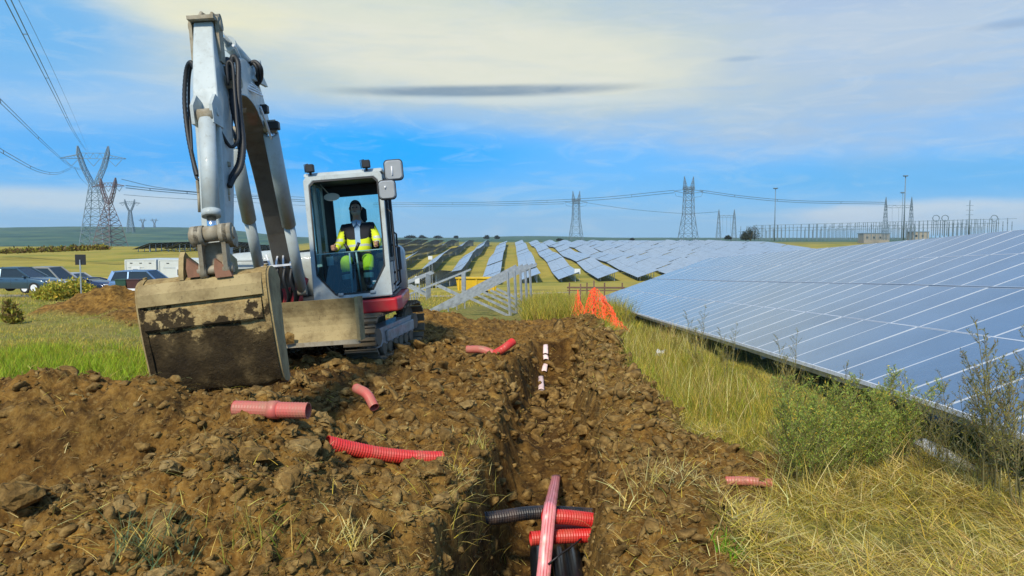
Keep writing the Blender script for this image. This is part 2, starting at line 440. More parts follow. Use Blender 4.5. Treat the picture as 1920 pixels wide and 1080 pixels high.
def ground_material():
    m, t, b = new_mat('ground')
    pos = t.node('ShaderNodeNewGeometry').outputs['Position']
    soil = attr(t, 'soil'); dark = attr(t, 'shade_tone'); green = attr(t, 'green')
    n_a = t.noise(pos, 1.3, 6, .62); n_b = t.noise(pos, 9, 7, .65); n_c = t.noise(pos, 45, 5, .7); n_d = t.noise(pos, 0.06, 5, .6)
    sc = t.ramp(n_b, [(.30, (.035, .020, .008)), (.44, (.115, .066, .022)), (.58, (.225, .138, .048)), (.74, (.36, .24, .090))])
    sc = t.mix(t.ramp(n_a, [(.35, 0.), (.65, .8)]), sc, t.mix(1, sc, (1.35, 1.2, .95), 'MULTIPLY'))
    sc = t.mix(t.ramp(n_c, [(.52, 0.), (.68, .7)]), sc, (.34, .235, .105))
    sc = t.mix(t.ramp(n_c, [(.30, .7), (.42, 0.)]), sc, (.035, .022, .011))
    sc = t.mix(1, sc, (.93, .85, .58), "MULTIPLY")
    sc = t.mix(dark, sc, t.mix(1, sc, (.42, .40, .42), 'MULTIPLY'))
    gcol = t.ramp(n_b, [(.3, (.10, .085, .022)), (.5, (.22, .185, .045)), (.7, (.34, .28, .08))])
    gcol = t.mix(t.ramp(n_a, [(.45, 0.), (.66, .6)]), gcol, (.15, .17, .03))
    gcol = t.mix(green, gcol, t.ramp(n_b, [(.3, (.06, .13, .008)), (.7, (.20, .30, .015))]))
    far = t.ramp(n_d, [(.3, (.23, .19, .035)), (.48, (.38, .30, .055)), (.6, (.26, .24, .04)), (.75, (.13, .15, .03))])
    gcol = t.mix(attr(t, 'farf'), gcol, far)
    gcol = t.mix(attr(t, 'hill'), gcol, t.ramp(t.noise(pos, .012, 6, .62), [(.35, (.025, .07, .055)), (.5, (.055, .12, .075)), (.65, (.11, .16, .08))]))
    t.l.new(t.mix(soil, gcol, sc), b.inputs['Base Color'])
    b.inputs['Roughness'].default_value = .95
    b.inputs['Specular IOR Level'].default_value = .15
    hh = t.math('ADD', t.math('MULTIPLY', n_b, .6), t.math('MULTIPLY', n_c, .5))
    bump(t, b, hh, 0.9, 0.03)
    return m
M_GROUND = ground_material()

def polar(d0, d1, nd, a0, a1, na, hf):
    d = np.geomspace(d0, d1, nd); a = np.tan(np.linspace(a0, a1, na))
    D, A = np.meshgrid(d, a, indexing='ij')
    x = (D * A).ravel(); y = D.ravel()
    z = hf(x, y)
    i = np.arange(nd * na).reshape(nd, na)
    F = np.stack([i[:-1, :-1], i[:-1, 1:], i[1:, 1:], i[1:, :-1]], -1).reshape(-1, 4)
    return x, y, z, F
def masks(x, y):
    s = soil_mask(x, y) * (y < 30)
    shade_tone = np.clip(sst(.35, .1, np.abs(x - trench_c(y))) * (y < 12.3) * .85 + .75 * gau(x, y, -3.2, 3.9, 1.3, .45) + .9 * gau(x, y, -2.3, 8.3, 1.6, 1.3) + .35 * sst(0, .5, fbm(x, y, .7, 3)), 0, 1)  # heap hollow's shade painted in; trench floor, ground before digger, random patches darker
    green = np.clip(sst(.25, .8, gau(x, y, -6.5, 9.0, 4.5, 1.5) + .35 * fbm(x, y, .6, 3)) + .35 * gau(x, y, 1.8, 11, 1.0, 5), 0, 1)
    return {'soil': s, 'shade_tone': shade_tone, 'green': green, 'farf': sst(28, 60, y), 'hill': sst(330, 700, y)}
x, y, z, F = polar(1.15, 34, 560, R(-47), R(47), 640, near_h)
me = np_mesh('ground', np.c_[x, y, z], F, M_GROUND, True, attrs=masks(x, y))
GROUND = tag(link_mesh('ground', me), kind='structure')
x, y, z, F = polar(32.5, 4000, 300, R(-55), R(55), 260, Hs)
z = z - .06 * sst(36, 33, y)
me = np_mesh('field', np.c_[x, y, z], F, M_GROUND, True, attrs=masks(x, y))
tag(link_mesh('field', me), kind='structure')
# ground behind and beside the camera
bx = MB()
for (x0, x1, y0, y1) in ((-60, 60, -60, 1.16), (-60, -1.2, 1.16, 1.16)):
    if y1 > y0: bx.add([(x0, y0, -.02), (x1, y0, -.02), (x1, y1, -.02), (x0, y1, -.02)], [(0, 1, 2, 3)])
tag(bx.build('terrain', M_GROUND), kind='structure')

# ------------------------------------------------------------------ clods and stones
def clod_mesh(seed, sub, mat, flat=.72, ang=.35):
    r_ = np.random.default_rng(seed)
    bm = bmesh.new(); bmesh.ops.create_icosphere(bm, subdivisions=sub, radius=.5)
    V = np.array([v.co[:] for v in bm.verts]); F_ = np.array([[v.index for v in f.verts] for f in bm.faces]); bm.free()
    # cut by random planes: angular lump
    for k in range(15):
        n = r_.normal(size=3); n /= np.linalg.norm(n)
        d = V @ n; lim = .19 + .17 * r_.random()
        V = V - np.outer(np.clip(d - lim, 0, None), n)
    V = V * 1.45
    V = V * (1 + ang * .9 * (r_.random((len(V), 1)) - .5)) + .05 * np.sin(V[:, [1, 2, 0]] * 23 + seed) * (ang > .1)
    V = V * np.array([1, .8 + .2 * r_.random(), flat])
    return V, F_
def soil_clod_material(nm, a, b_, c_):
    m, t, b = new_mat(nm)
    tc = t.node('ShaderNodeNewGeometry').outputs['Position']
    rnd = t.node('ShaderNodeObjectInfo').outputs['Random']
    n = t.noise(tc, 14, 6, .65); nf = t.noise(tc, 70, 4, .7)
    c0 = t.ramp(n, [(.3, a), (.52, b_), (.75, c_)])
    c0 = t.mix(t.math('MULTIPLY', rnd, .3), c0, t.mix(1, c0, (.55, .50, .44), 'MULTIPLY'))
    t.l.new(c0, b.inputs['Base Color']); b.inputs['Roughness'].default_value = .95; b.inputs['Specular IOR Level'].default_value = .12
    bump(t, b, t.math('ADD', n, nf), .8, .012)
    return m
M_CLOD = soil_clod_material('clod_soil', (.062, .036, .011), (.215, .128, .040), (.43, .285, .098))
M_STONE = soil_clod_material('tan_stone', (.12, .075, .026), (.26, .17, .062), (.42, .29, .115))

def scatter_pts(n, x0, x1, y0, y1, seed, bias=1.6):
    r_ = np.random.default_rng(seed)
    t_ = r_.random(n) ** bias
    y = y0 * (y1 / y0) ** t_
    # uniform in the azimuth the picture covers
    x = x0 + (x1 - x0) * r_.random(n)
    return x, y
def clod_density(x, y):
    s = soil_mask(x, y)
    rub = .35 + .9 * gau(x, y, -1.1, 3.6, .9, 1.1) + .8 * gau(x, y, -2.6, 2.9, 1.5, .45) + .4 * sst(-.1, .5, fbm(x, y, .8, 3)) + .3 * (np.abs(x - trench_c(y) - .6) < .5)
    rub = rub * (1 - .75 * gau(x, y, -3.0, 4.2, 1.4, .5))
    return s * np.clip(rub, 0, 1)

protoM = []
for k in range(10):
    V, F_ = clod_mesh(100 + k, 3, None, .6 + .3 * random.random(), .20)
    protoM.append(np_mesh('clod', V, F_, M_CLOD if k % 5 else M_STONE))
for m_ in protoM: m_.polygons.foreach_set('use_smooth', np.zeros(len(m_.polygons), bool))
# the largest lumps: single pieces of the ground
r_ = np.random.default_rng(11)
cx = -4.2 + 5.6 * r_.random(9000); cy = 2.3 + 7.5 * r_.random(9000) ** 1.7
keep = (r_.random(9000) < clod_density(cx, cy)) & (np.abs(cx / cy) < .75)
cx, cy = cx[keep][:285], cy[keep][:285]
big_spots = [(P(1212, 800, 6.2), .17, 9), (P(572, 745, 6.0), .20, 5), (P(600, 845, 4.9), .16, 5), (P(500, 885, 4.2), .15, 5), (P(560, 900, 3.9), .20, 0), (P(40, 1010, 3.2), .20, 1), (P(440, 700, 4.9), .17, 2),
             (P(310, 1075, 2.9), .2, 3), (P(470, 940, 3.6), .2, 1), (P(420, 960, 3.5), .17, 2), (P(230, 1020, 3.1), .16, 5), (P(780, 820, 6.1), .13, 3), (P(1045, 835, 6.2), .16, 5)]
spots = [(p.x, p.y, s_, k_) for p, s_, k_ in big_spots]
for i in range(len(cx)):
    s_ = .045 + .075 * r_.random() ** 2.2 + .012 * cy[i] * r_.random()
    spots.append((cx[i], cy[i], s_, int(r_.integers(0, 10)) if r_.random() < .8 else int(r_.integers(0, 4))))
zz = near_h(np.array([s_[0] for s_ in spots]), np.array([s_[1] for s_ in spots]))
for i, (sx_, sy_, s_, k_) in enumerate(spots[:298]):
    o = link_mesh('clod', protoM[k_], GROUND)
    o.location = (sx_, sy_, zz[i] + s_ * .10)
    o.rotation_euler = (r_.normal() * .35, r_.normal() * .35, r_.random() * 6.28)
    e = s_ * (1 + .3 * r_.normal())
    o.scale = (max(e, s_ * .7), s_, s_)
# the rest: one sheet of small clods
def clod_sheet(name, n, size, sub, seed, ymax, mat, ymin=1.9):
    r_ = np.random.default_rng(seed)
    m = n * 6
    yy = ymin * (ymax / ymin) ** (r_.random(m) ** 1.0)
    xx = yy * (r_.random(m) * 1.56 - .78)
    ok = r_.random(m) < clod_density(xx, yy)
    xx, yy = xx[ok][:n], yy[ok][:n]; n = len(xx)
    z0 = near_h(xx, yy)
    s_ = size * (.35 + 1.0 * r_.random(n) ** 2.5) * np.clip(yy / 4.5, .6, 2.2)
    VV, FF = [], []
    protos = [clod_mesh(300 + seed * 10 + k, sub, None, .72, .15) for k in range(6)]
    base = 0; lst = r_.integers(0, 6, n)
    for k in range(6):
        idx = np.where(lst == k)[0]
        V, F_ = protos[k]; nv = len(V)
        a = r_.random(len(idx)) * 6.28; ca, sa = np.cos(a), np.sin(a)
        tx = r_.normal(size=len(idx)) * .4
        Vx = V[None, :, 0] * (1 + .4 * r_.random((len(idx), 1))); Vy = V[None, :, 1]; Vz = V[None, :, 2] + Vx * tx[:, None]
        X_ = Vx * ca[:, None] - Vy * sa[:, None]; Y_ = Vx * sa[:, None] + Vy * ca[:, None]
        S_ = s_[idx][:, None]
        W = np.stack([X_ * S_ + xx[idx][:, None], Y_ * S_ + yy[idx][:, None], Vz * S_ + (z0[idx] + s_[idx] * .12)[:, None]], -1)
        VV.append(W.reshape(-1, 3)); FF.append((F_[None] + (np.arange(len(idx)) * nv)[:, None, None] + base).reshape(-1, 3)); base += nv * len(idx)
    me = np_mesh(name, np.concatenate(VV), np.concatenate(FF), mat)
    o = link_mesh(name, me, GROUND); o['kind'] = 'stuff'
    return o
clod_sheet('clods', 3800, .075, 2, 1, 13, M_CLOD)
clod_sheet('crumbs', 15000, .034, 1, 2, 18, M_CLOD)
clod_sheet('pale_crumbs', 2500, .04, 1, 3, 16, M_STONE)
# ------------------------------------------------------------------ solar table at the right
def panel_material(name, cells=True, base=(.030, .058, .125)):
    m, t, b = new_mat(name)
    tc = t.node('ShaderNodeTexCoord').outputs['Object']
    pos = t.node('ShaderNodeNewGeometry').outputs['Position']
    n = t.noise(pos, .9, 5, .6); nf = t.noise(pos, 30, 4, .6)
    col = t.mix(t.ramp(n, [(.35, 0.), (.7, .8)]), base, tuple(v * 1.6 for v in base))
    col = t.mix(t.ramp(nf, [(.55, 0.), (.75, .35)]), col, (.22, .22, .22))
    if cells:
        sp = t.node('ShaderNodeSeparateXYZ', ins={0: tc})
        f = t.math('FRACT', t.math('MULTIPLY', sp.outputs[0], 40.0))
        ln = t.math('LESS_THAN', f, .1)
        col = t.mix(t.math('MULTIPLY', ln, .25), col, (.10, .13, .18))
    t.l.new(col, b.inputs['Base Color'])
    b.inputs['Roughness'].default_value = .26 if cells else .42
    b.inputs['Specular IOR Level'].default_value = .9
    b.inputs['Coat Weight'].default_value = .5 if cells else .15
    b.inputs['Coat Roughness'].default_value = .12
    return m
def plain0(name, col):
    m, t, b = new_mat(name); b.inputs['Base Color'].default_value = (*col, 1); b.inputs['Roughness'].default_value = .45
    return m
def metal(name, col, rough=.45, metallic=.8, wear=.15, scale=12):
    m, t, b = new_mat(name)
    pos = t.node('ShaderNodeTexCoord').outputs['Object']
    n = t.noise(pos, scale, 5, .6)
    t.l.new(t.mix(t.ramp(n, [(.4, 0.), (.7, 1.)]), col, tuple(v * (1 - wear * 2) for v in col)), b.inputs['Base Color'])
    b.inputs['Metallic'].default_value = metallic; b.inputs['Roughness'].default_value = rough
    return m
M_PANEL = panel_material('panel_glass', True, (.090, .135, .190))
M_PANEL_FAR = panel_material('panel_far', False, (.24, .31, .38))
M_ALU = metal('aluminium_frame', (.84, .86, .88), .5, .15)
M_LINE = plain0('module_edge', (.52, .56, .60))
M_GALV = metal('galvanised_steel', (.50, .53, .55), .42, .7, .2, 6)
M_BACK = metal('panel_back', (.045, .047, .05), .6, .0)

TILT = R(19.9)
LOWX = 3.08
def low_z(y): return np.interp(y, [0, 5.0, 7.1, 10.1, 18.7, 28, 40], [.42, .40, .31, .17, -.27, -.72, -1.3])
MW, ML = 0.585, 1.15      # pitch along the row, pitch up the slope
GAP = .006
def module_mesh():
    mb = MB()
    w_, l_ = MW - GAP, ML - GAP
    fr = .0095
    mb.m = 0; mb.add([(fr, fr, .0205), (l_ - fr, fr, .0205), (l_ - fr, w_ - fr, .0205), (fr, w_ - fr, .0205)], [(0, 1, 2, 3)])
    mb.m = 1
    for (a, b_, c_, d) in ((0, 0, l_, fr), (0, w_ - fr, l_, w_), (0, fr, fr, w_ - fr), (l_ - fr, fr, l_, w_ - fr)):
        mb.box(((a + c_) / 2, (b_ + d) / 2, .011), (c_ - a, d - b_, .022))
    mb.m = 2; mb.add([(fr, fr, .004), (l_ - fr, fr, .004), (l_ - fr, w_ - fr, .004), (fr, w_ - fr, .004)], [(3, 2, 1, 0)])
    return mb.mesh('solar_module', [M_PANEL, M_LINE, M_BACK])
mod_me = module_mesh()
Y0, NCOL = 2.9, 43
TAB = tag(empty('solar_table', (LOWX, Y0, 0)), 'long near table of blue solar panels rising on the right beside the dry grass', 'solar panels', 'rows of tilted solar tables')
for i in range(NCOL):
    yy = Y0 + i * MW
    z0, z1 = float(low_z(yy)), float(low_z(yy + MW))
    pit = math.atan2(z1 - z0, MW)
    for k in range(4):
        o = link_mesh('solar_module', mod_me, TAB)
        gap2 = .03 if k >= 2 else 0
        s_ = k * ML + gap2
        o.location = (s_ * math.cos(TILT), yy - Y0, z0 + s_ * math.sin(TILT))
        o.rotation_euler = (Matrix.Rotation(pit, 3, 'X') @ Matrix.Rotation(-TILT, 3, 'Y')).to_euler()
        o.rotation_euler.x += random.uniform(-.002, .002); o.rotation_euler.y += random.uniform(-.003, .003)
# carrying structure under the modules
sl_len = 4 * ML
for s_ in (.03, ML * 1.0, ML * 2.0, ML * 3.0, ML * 4 - .05):
    mb = MB()
    for i in range(0, NCOL, 3):
        a = min(i + 3, NCOL)
        ya, yb = i * MW, a * MW
        za, zb = float(low_z(Y0 + ya)), float(low_z(Y0 + yb))
        off = -.045
        mb.bar((s_ * math.cos(TILT) + .02, ya, za + s_ * math.sin(TILT) + off), (s_ * math.cos(TILT) + .02, yb, zb + s_ * math.sin(TILT) + off), .05, .07)
    mb.build('purlin', M_GALV, TAB)
# white edge profile along the low side
mb = MB()
for i in range(0, NCOL):
    ya, yb = i * MW, (i + 1) * MW
    mb.bar((-.012, ya, float(low_z(Y0 + ya)) + .008), (-.012, yb, float(low_z(Y0 + yb)) + .008), .018, .036)
mb.build('edge_profile', M_ALU, TAB)
for i in range(1, NCOL, 5):
    yy = i * MW
    zt = float(low_z(Y0 + yy))
    gz = [H(LOWX + dx, Y0 + yy) for dx in (.6, 3.6)]
    for dx, g in zip((.6, 3.6), gz):
        mb = MB(); mb.bbox((dx, yy, (g - .3 + zt + dx * math.tan(TILT) - .08) / 2), (.10, .07, zt + dx * math.tan(TILT) - .08 - g + .3), .01)
        mb.build('post', M_GALV, TAB)
    mb = MB(); mb.bar((.05, yy, zt - .10 + .05 * math.tan(TILT)), (4.25, yy, zt - .10 + 4.25 * math.tan(TILT)), .05, .09)
    mb.build('rafter', M_GALV, TAB)

# ------------------------------------------------------------------ the other tables of the solar field
def far_table_mesh(L, nm, posts=True, tilt=TILT):
    mb = MB(); c_, s_ = math.cos(tilt), math.sin(tilt)
    mb.m = 0
    for k in range(2):
        a0 = k * 2.3; a1 = a0 + 2.27
        # four strips of modules, two bays
        for j in range(4):
            y0, y1 = j * L / 4 + .02, (j + 1) * L / 4 - .02
            vs = [(a * c_ + n_ * -s_, y_, .65 + a * s_ + n_ * c_) for n_ in (0, .05) for a, y_ in ((a0, y0), (a1, y0), (a1, y1), (a0, y1))]
            mb.m = 1; mb.add(vs, [(0, 3, 2, 1), (0, 1, 5, 4), (1, 2, 6, 5), (2, 3, 7, 6), (3, 0, 4, 7)])
            mb.m = 0; mb.add(vs[4:], [(0, 1, 2, 3)])
    mb.m = 2
    if posts:
        n_ = int(L / 3)
        for j in range(n_):
            y_ = (j + .5) * L / n_
            for a in (.8, 3.8): mb.box((a * c_, y_, (.65 + a * s_ - .8) / 2), (.14, .14, .65 + a * s_ + .75))
            mb.bar((.1, y_, .58), (4.4 * c_, y_, .58 + 4.4 * s_), .08, .12)
    return mb.mesh(nm, [M_PANEL_FAR, M_BACK, M_GALV])
LT = 25.0
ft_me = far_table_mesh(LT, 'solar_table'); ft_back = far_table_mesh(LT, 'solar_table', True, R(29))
def put_table(x_, y_, L=LT, label=None, me=None):
    z0 = H(x_ + 2, y_); z1 = H(x_ + 2, y_ + L)
    o = link_mesh('solar_table', me or ft_me)
    jit = random.uniform(-.12, .12)
    o.location = (x_, y_, z0 + jit)
    o.rotation_euler = (math.atan2(z1 - z0, L), 0, 0)
    tag(o, label, 'solar panels', 'rows of tilted solar tables')
    return o
cnt = 0
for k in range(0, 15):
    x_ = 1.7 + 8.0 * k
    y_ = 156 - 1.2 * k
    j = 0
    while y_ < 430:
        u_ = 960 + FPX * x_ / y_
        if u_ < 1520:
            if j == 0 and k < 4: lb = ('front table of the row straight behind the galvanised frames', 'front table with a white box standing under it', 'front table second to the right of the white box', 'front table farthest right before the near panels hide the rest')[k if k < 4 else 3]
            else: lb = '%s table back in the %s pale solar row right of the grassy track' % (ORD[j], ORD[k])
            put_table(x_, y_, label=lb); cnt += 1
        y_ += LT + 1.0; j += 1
for k in range(1, 10):
    x_ = 1.7 - 8.6 * k
    y_ = {1: 150, 2: 118, 3: 118}.get(k, 128)
    j = 0
    while y_ < 400:
        u_ = 960 + FPX * (x_ + 4) / (y_ + LT)
        if u_ > 735:
            if j == 0 and k == 1: lb = 'first table of the pale strip behind the yellow skip'
            else: lb = '%s table back in the %s dark-backed solar row left of the grassy track' % (ORD[j], ORD[k - 1])
            put_table(x_, y_, label=lb, me=ft_back if k > 1 else None); cnt += 1
        y_ += LT + 1.0; j += 1
for k in range(5):
    for j in range(3):
        put_table(-94 + 7.5 * k + 0 * j, 185 + 26 * j, label='%s dark table back in the %s short row behind the white site cabins' % (ORD[j], ORD[k]))
print('tables', cnt)
# ------------------------------------------------------------------ excavator
def paint(name, col, dirt=(.20, .14, .07), amt=.5, rough=.42, scale=3.5, metallic=0.0, coat=.15):
    m, t, b = new_mat(name)
    pos = t.node('ShaderNodeTexCoord').outputs['Object']
    n = t.noise(pos, scale, 7, .68); nf = t.noise(pos, scale * 9, 5, .7)
    c1 = t.mix(t.ramp(n, [(.44, 0.), (.74, amt)]), col, dirt)
    c1 = t.mix(t.ramp(nf, [(.58, 0.), (.72, amt * .8)]), c1, tuple(v * .7 for v in dirt))
    t.l.new(c1, b.inputs['Base Color'])
    t.l.new(t.ramp(n, [(.3, rough), (.75, min(rough + .35, .95))]), b.inputs['Roughness'])
    b.inputs['Metallic'].default_value = metallic; b.inputs['Coat Weight'].default_value = coat
    bump(t, b, nf, .15, .004)
    return m
def plain(name, col, rough=.5, metallic=0.0, spec=.5):
    m, t, b = new_mat(name)
    pos = t.node('ShaderNodeTexCoord').outputs['Object']
    n = t.noise(pos, 9, 5, .6)
    t.l.new(t.mix(t.ramp(n, [(.4, 0.), (.75, .5)]), col, tuple(v * .75 for v in col)), b.inputs['Base Color'])
    b.inputs['Roughness'].default_value = rough; b.inputs['Metallic'].default_value = metallic
    b.inputs['Specular IOR Level'].default_value = spec
    return m
M_WHITE = paint('white_paint', (.42, .475, .475), (.26, .235, .17), .5)
M_BOOM_SHADE = paint('shaded_boom_paint', (.15, .138, .115), (.09, .07, .045), .7, .6, 5)  # boom paint darkened to carry the underside's shade, with some grime
M_RED = paint('red_paint', (.50, .012, .018), (.22, .12, .07), .35, .35)
M_DIRTY = paint('muddy_steel', (.36, .275, .125), (.12, .078, .030), .95, .75, 4.5, .0, 0)
M_TRACK = paint('track_steel', (.16, .13, .09), (.26, .19, .10), .8, .7, 8, .2, 0)
M_FRAME = paint('undercarriage_grey', (.36, .37, .36), (.20, .15, .09), .7, .6, 6)
M_BLACK = plain('black_plastic', (.014, .014, .015), .5)
M_RUB = plain('rubber_hose', (.018, .020, .022), .55)
M_CHROME = metal('chrome_rod', (.75, .76, .78), .18, 1., .05)
M_PIN = paint('pin_steel', (.34, .30, .22), (.16, .11, .05), .7, .6, 14, .2, 0)
M_RUST = paint('rusty_tooth', (.25, .12, .07), (.13, .07, .04), .7, .8, 12, 0, 0)
def mud_mat():
    m, t, b = new_mat('bucket_shell')
    pos = t.node('ShaderNodeTexCoord').outputs['Object']
    sp = t.node('ShaderNodeSeparateXYZ', ins={0: pos})
    n = t.noise(pos, 4.2, 8, .68); nf = t.noise(pos, 22, 6, .72); nb = t.noise(pos, 1.6, 4, .6)
    clean = t.ramp(nf, [(.3, (.18, .115, .045)), (.5, (.34, .24, .10)), (.7, (.46, .35, .16))])
    mud = t.ramp(n, [(.3, (.020, .014, .008)), (.52, (.050, .034, .015)), (.66, (.13, .09, .040)), (.8, (.28, .20, .10))])
    lim = t.math('ADD', sp.outputs[2], t.math('MULTIPLY', t.math('SUBTRACT', n, .5), 1.5))
    k = t.node('ShaderNodeMapRange', interpolation_type='SMOOTHSTEP', ins={0: lim, 1: 1.13, 2: 1.19, 3: 1.0, 4: 0.0}).outputs[0]
    c1 = t.mix(k, clean, mud)
    c1 = t.mix(t.ramp(nb, [(.54, 0.), (.62, .55)]), c1, (.13, .09, .045))
    t.l.new(c1, b.inputs['Base Color']); b.inputs['Roughness'].default_value = .85; b.inputs['Specular IOR Level'].default_value = .2
    bump(t, b, t.math('ADD', n, t.math('MULTIPLY', nf, .5)), 1.0, .03)
    return m
M_BUCKET = mud_mat()
def glass(name, tintc, trans=.8, rough=.02):
    m = bpy.data.materials.new(name); m.use_nodes = True; t = NT(m.node_tree); t.n.clear()
    tr = t.node('ShaderNodeBsdfTransparent', ins={0: tintc})
    gl = t.node('ShaderNodeBsdfGlossy', ins={0: (.9, .95, 1.0), 1: rough})
    fr = t.node('ShaderNodeFresnel', ins={0: 1.5})
    k = t.math('ADD', t.math('MULTIPLY', fr, .9), 1 - trans, clamp=True)
    mx = t.node('ShaderNodeMixShader', ins={0: k}); t.l.new(tr.outputs[0], mx.inputs[1]); t.l.new(gl.outputs[0], mx.inputs[2])
    t.node('ShaderNodeOutputMaterial', ins={0: mx.outputs[0]})
    return m
G_TEAL = glass('teal_glass', (.30, .56, .58), .985)
G_REAR = glass('rear_glass', (.50, .86, .88), .97)
G_MIR = plain('mirror_back', (.33, .35, .36), .4)

EX0 = Vector((-2.72, 11.1, -.13)); EYAW = R(4.5); EROLL = R(-5.0)
EXM = Matrix.Translation(EX0) @ Matrix.Rotation(EYAW, 4, 'Z') @ Matrix.Rotation(EROLL, 4, 'Y')
EXI = EXM.inverted()
DIG = tag(empty('excavator'), 'white tracked excavator with raised boom, muddy bucket and a driver in its cab', 'excavator')
DIG.location = EX0; DIG.rotation_euler = EXM.to_euler()
def L(u, v, D): return EXI @ P(u, v, D)

# --- undercarriage, turned a little against the cab
UY = Matrix.Rotation(R(-13.5), 3, 'Z')
def U(x, y, z): return UY @ Vector((x, y, z))
mb = MB()
mb.box(U(0, 0, .42), (1.3, 1.5, .28), UY)
mb.cyl(U(0, 0, .5), U(0, 0, .66), .52, 24)
UC = mb.build('undercarriage', M_TRACK, DIG)
pad = MB(); pad.box((0, 0, 0), (.45, .115, .028)); pad.box((0, .03, .024), (.45, .018, .03)); pad.box((0, -.045, .017), (.45, .012, .016))
pad_me = pad.mesh('track_pad', M_TRACK)
def track_path(n, hl=.88, r=.29):
    per = 4 * hl + 2 * math.pi * r; out = []
    for i in range(n):
        s_ = per * i / n
        if s_ < 2 * hl: out.append((-hl + s_, 0.0 + r * 2, 0))
        elif s_ < 2 * hl + math.pi * r: a = (s_ - 2 * hl) / r; out.append((hl + r * math.sin(a), r + r * math.cos(a), -a))
        elif s_ < 4 * hl + math.pi * r: q = s_ - 2 * hl - math.pi * r; out.append((hl - q, 0, math.pi))
        else: a = (s_ - 4 * hl - math.pi * r) / r; out.append((-hl - r * math.sin(a), r - r * math.cos(a), math.pi - a))
    return out
for sx in (-.93, .93):
    TR = MB()
    # side frame, shaped plate
    pr = [(-.9, .16), (.82, .16), (.9, .26), (.88, .42), (-.9, .42), (-.95, .30)]
    a = U(1, 0, 0); b_ = U(0, 1, 0)
    TR.prism(pr, (b_, (0, 0, 1), a), -.13, .13, U(sx, 0, 0))
    TR.prism([(-.5, .20), (.78, .20), (.78, .36), (-.5, .36)], (b_, (0, 0, 1), a), .13 if sx > 0 else -.17, .17 if sx > 0 else -.13, U(sx, 0, 0))
    TF = TR.build('track_frame', M_FRAME, DIG); bevel(TF, .015)
    for (x_, z_, t_) in track_path(34):
        o = link_mesh('track_pad', pad_me, TF)
        o.location = U(sx, x_, z_ + .03)
        o.rotation_euler = (UY @ Matrix.Rotation(t_, 3, 'X')).to_euler()
    mb = MB()
    for y_ in (-.88, .88):
        mb.tube([U(sx - .07, y_, .32), U(sx + .07, y_, .32)], .24, 20)
        mb.tube([U(sx - .17, y_, .32), U(sx + .17, y_, .32)], .12, 16)
        for k in range(14):
            an = k * 6.283 / 14; mb.box(U(sx, y_ + .255 * math.cos(an), .32 + .255 * math.sin(an)), (.07, .04, .06), UY @ Matrix.Rotation(an, 3, 'X'))
    o = mb.build('sprocket', M_TRACK, TF)
    for k in range(6):
        mb = MB(); y_ = -.62 + k * .25; mb.tube([U(sx - .15, y_, .12), U(sx - .07, y_, .12), U(sx - .06, y_, .09), U(sx + .06, y_, .09), U(sx + .07, y_, .12), U(sx + .15, y_, .12)], [.085, .085, .05, .05, .085, .085], 14)
        mb.build('roller', M_TRACK, TF)
# --- dozer blade (raised)
mb = MB(); prof = []
for k in range(9):
    a = k / 8; prof.append((-1.93 - .08 * math.sin(a * math.pi) * -1 - .03 * a, .44 + .52 * a))
poly = prof + [(p[0] + .03, p[1]) for p in reversed(prof)]
mb.prism(poly, (U(0, 1, 0), (0, 0, 1), U(1, 0, 0)), -1.22, 1.24)
BL = mb.build('dozer_blade', M_DIRTY, DIG)
for sx in (-1.22, 1.24):
    mb = MB(); mb.prism([(-2.0, .44), (-1.84, .44), (-1.80, .96), (-1.97, .97)], (U(0, 1, 0), (0, 0, 1), U(1, 0, 0)), sx - .012 if sx > 0 else sx - .03, sx + .03 if sx > 0 else sx + .012)
    mb.build('end_plate', M_DIRTY, BL)
mb = MB(); mb.bar(U(0, -1.955, .425), U(1.24, -1.955, .425), .04, .05); mb.bar(U(-1.22, -1.955, .425), U(0, -1.955, .425), .04, .05); mb.build('cutting_edge', M_PIN, BL)
mb = MB()
for sx in (-.45, .45): mb.bar(U(sx, -1.84, .6), U(sx, -.6, .38), .14, .2)
mb.bar(U(0, -1.8, .75), U(0, -.7, .5), .1, .1)
mb.build('blade_arm', M_TRACK, DIG)
mb = MB(); p0 = U(.35, -2.0, .52)
mb.add([p0 + Vector(v) for v in ((-.04, -.02, -.07), (.07, -.03, -.06), (.08, -.02, .05), (.0, -.03, .09), (-.07, -.02, .02), (0, -.07, .01))], [(0, 1, 5), (1, 2, 5), (2, 3, 5), (3, 4, 5), (4, 0, 5)])
mb.build('mud_lump', M_CLOD, BL)
# --- upper body
mb = MB(); mb.m = 0
deck = [(-1.22, -.55), (-1.0, -.98), (-.12, -1.0), (1.14, -1.02), (1.20, -.8), (1.20, .9), (.8, 1.25), (-.8, 1.25), (-1.22, .9)]
mb.prism(deck, ((1, 0, 0), (0, 1, 0), (0, 0, 1)), .64, .83)
DK = mb.build('turntable_deck', M_RED, DIG); bevel(DK, .03, 3)
mb = MB(); mb.prism([(x_ * .92, y_ * .92) for x_, y_ in deck], ((1, 0, 0), (0, 1, 0), (0, 0, 1)), .835, .875)
mb.build('deck_plate', M_BLACK, DIG)
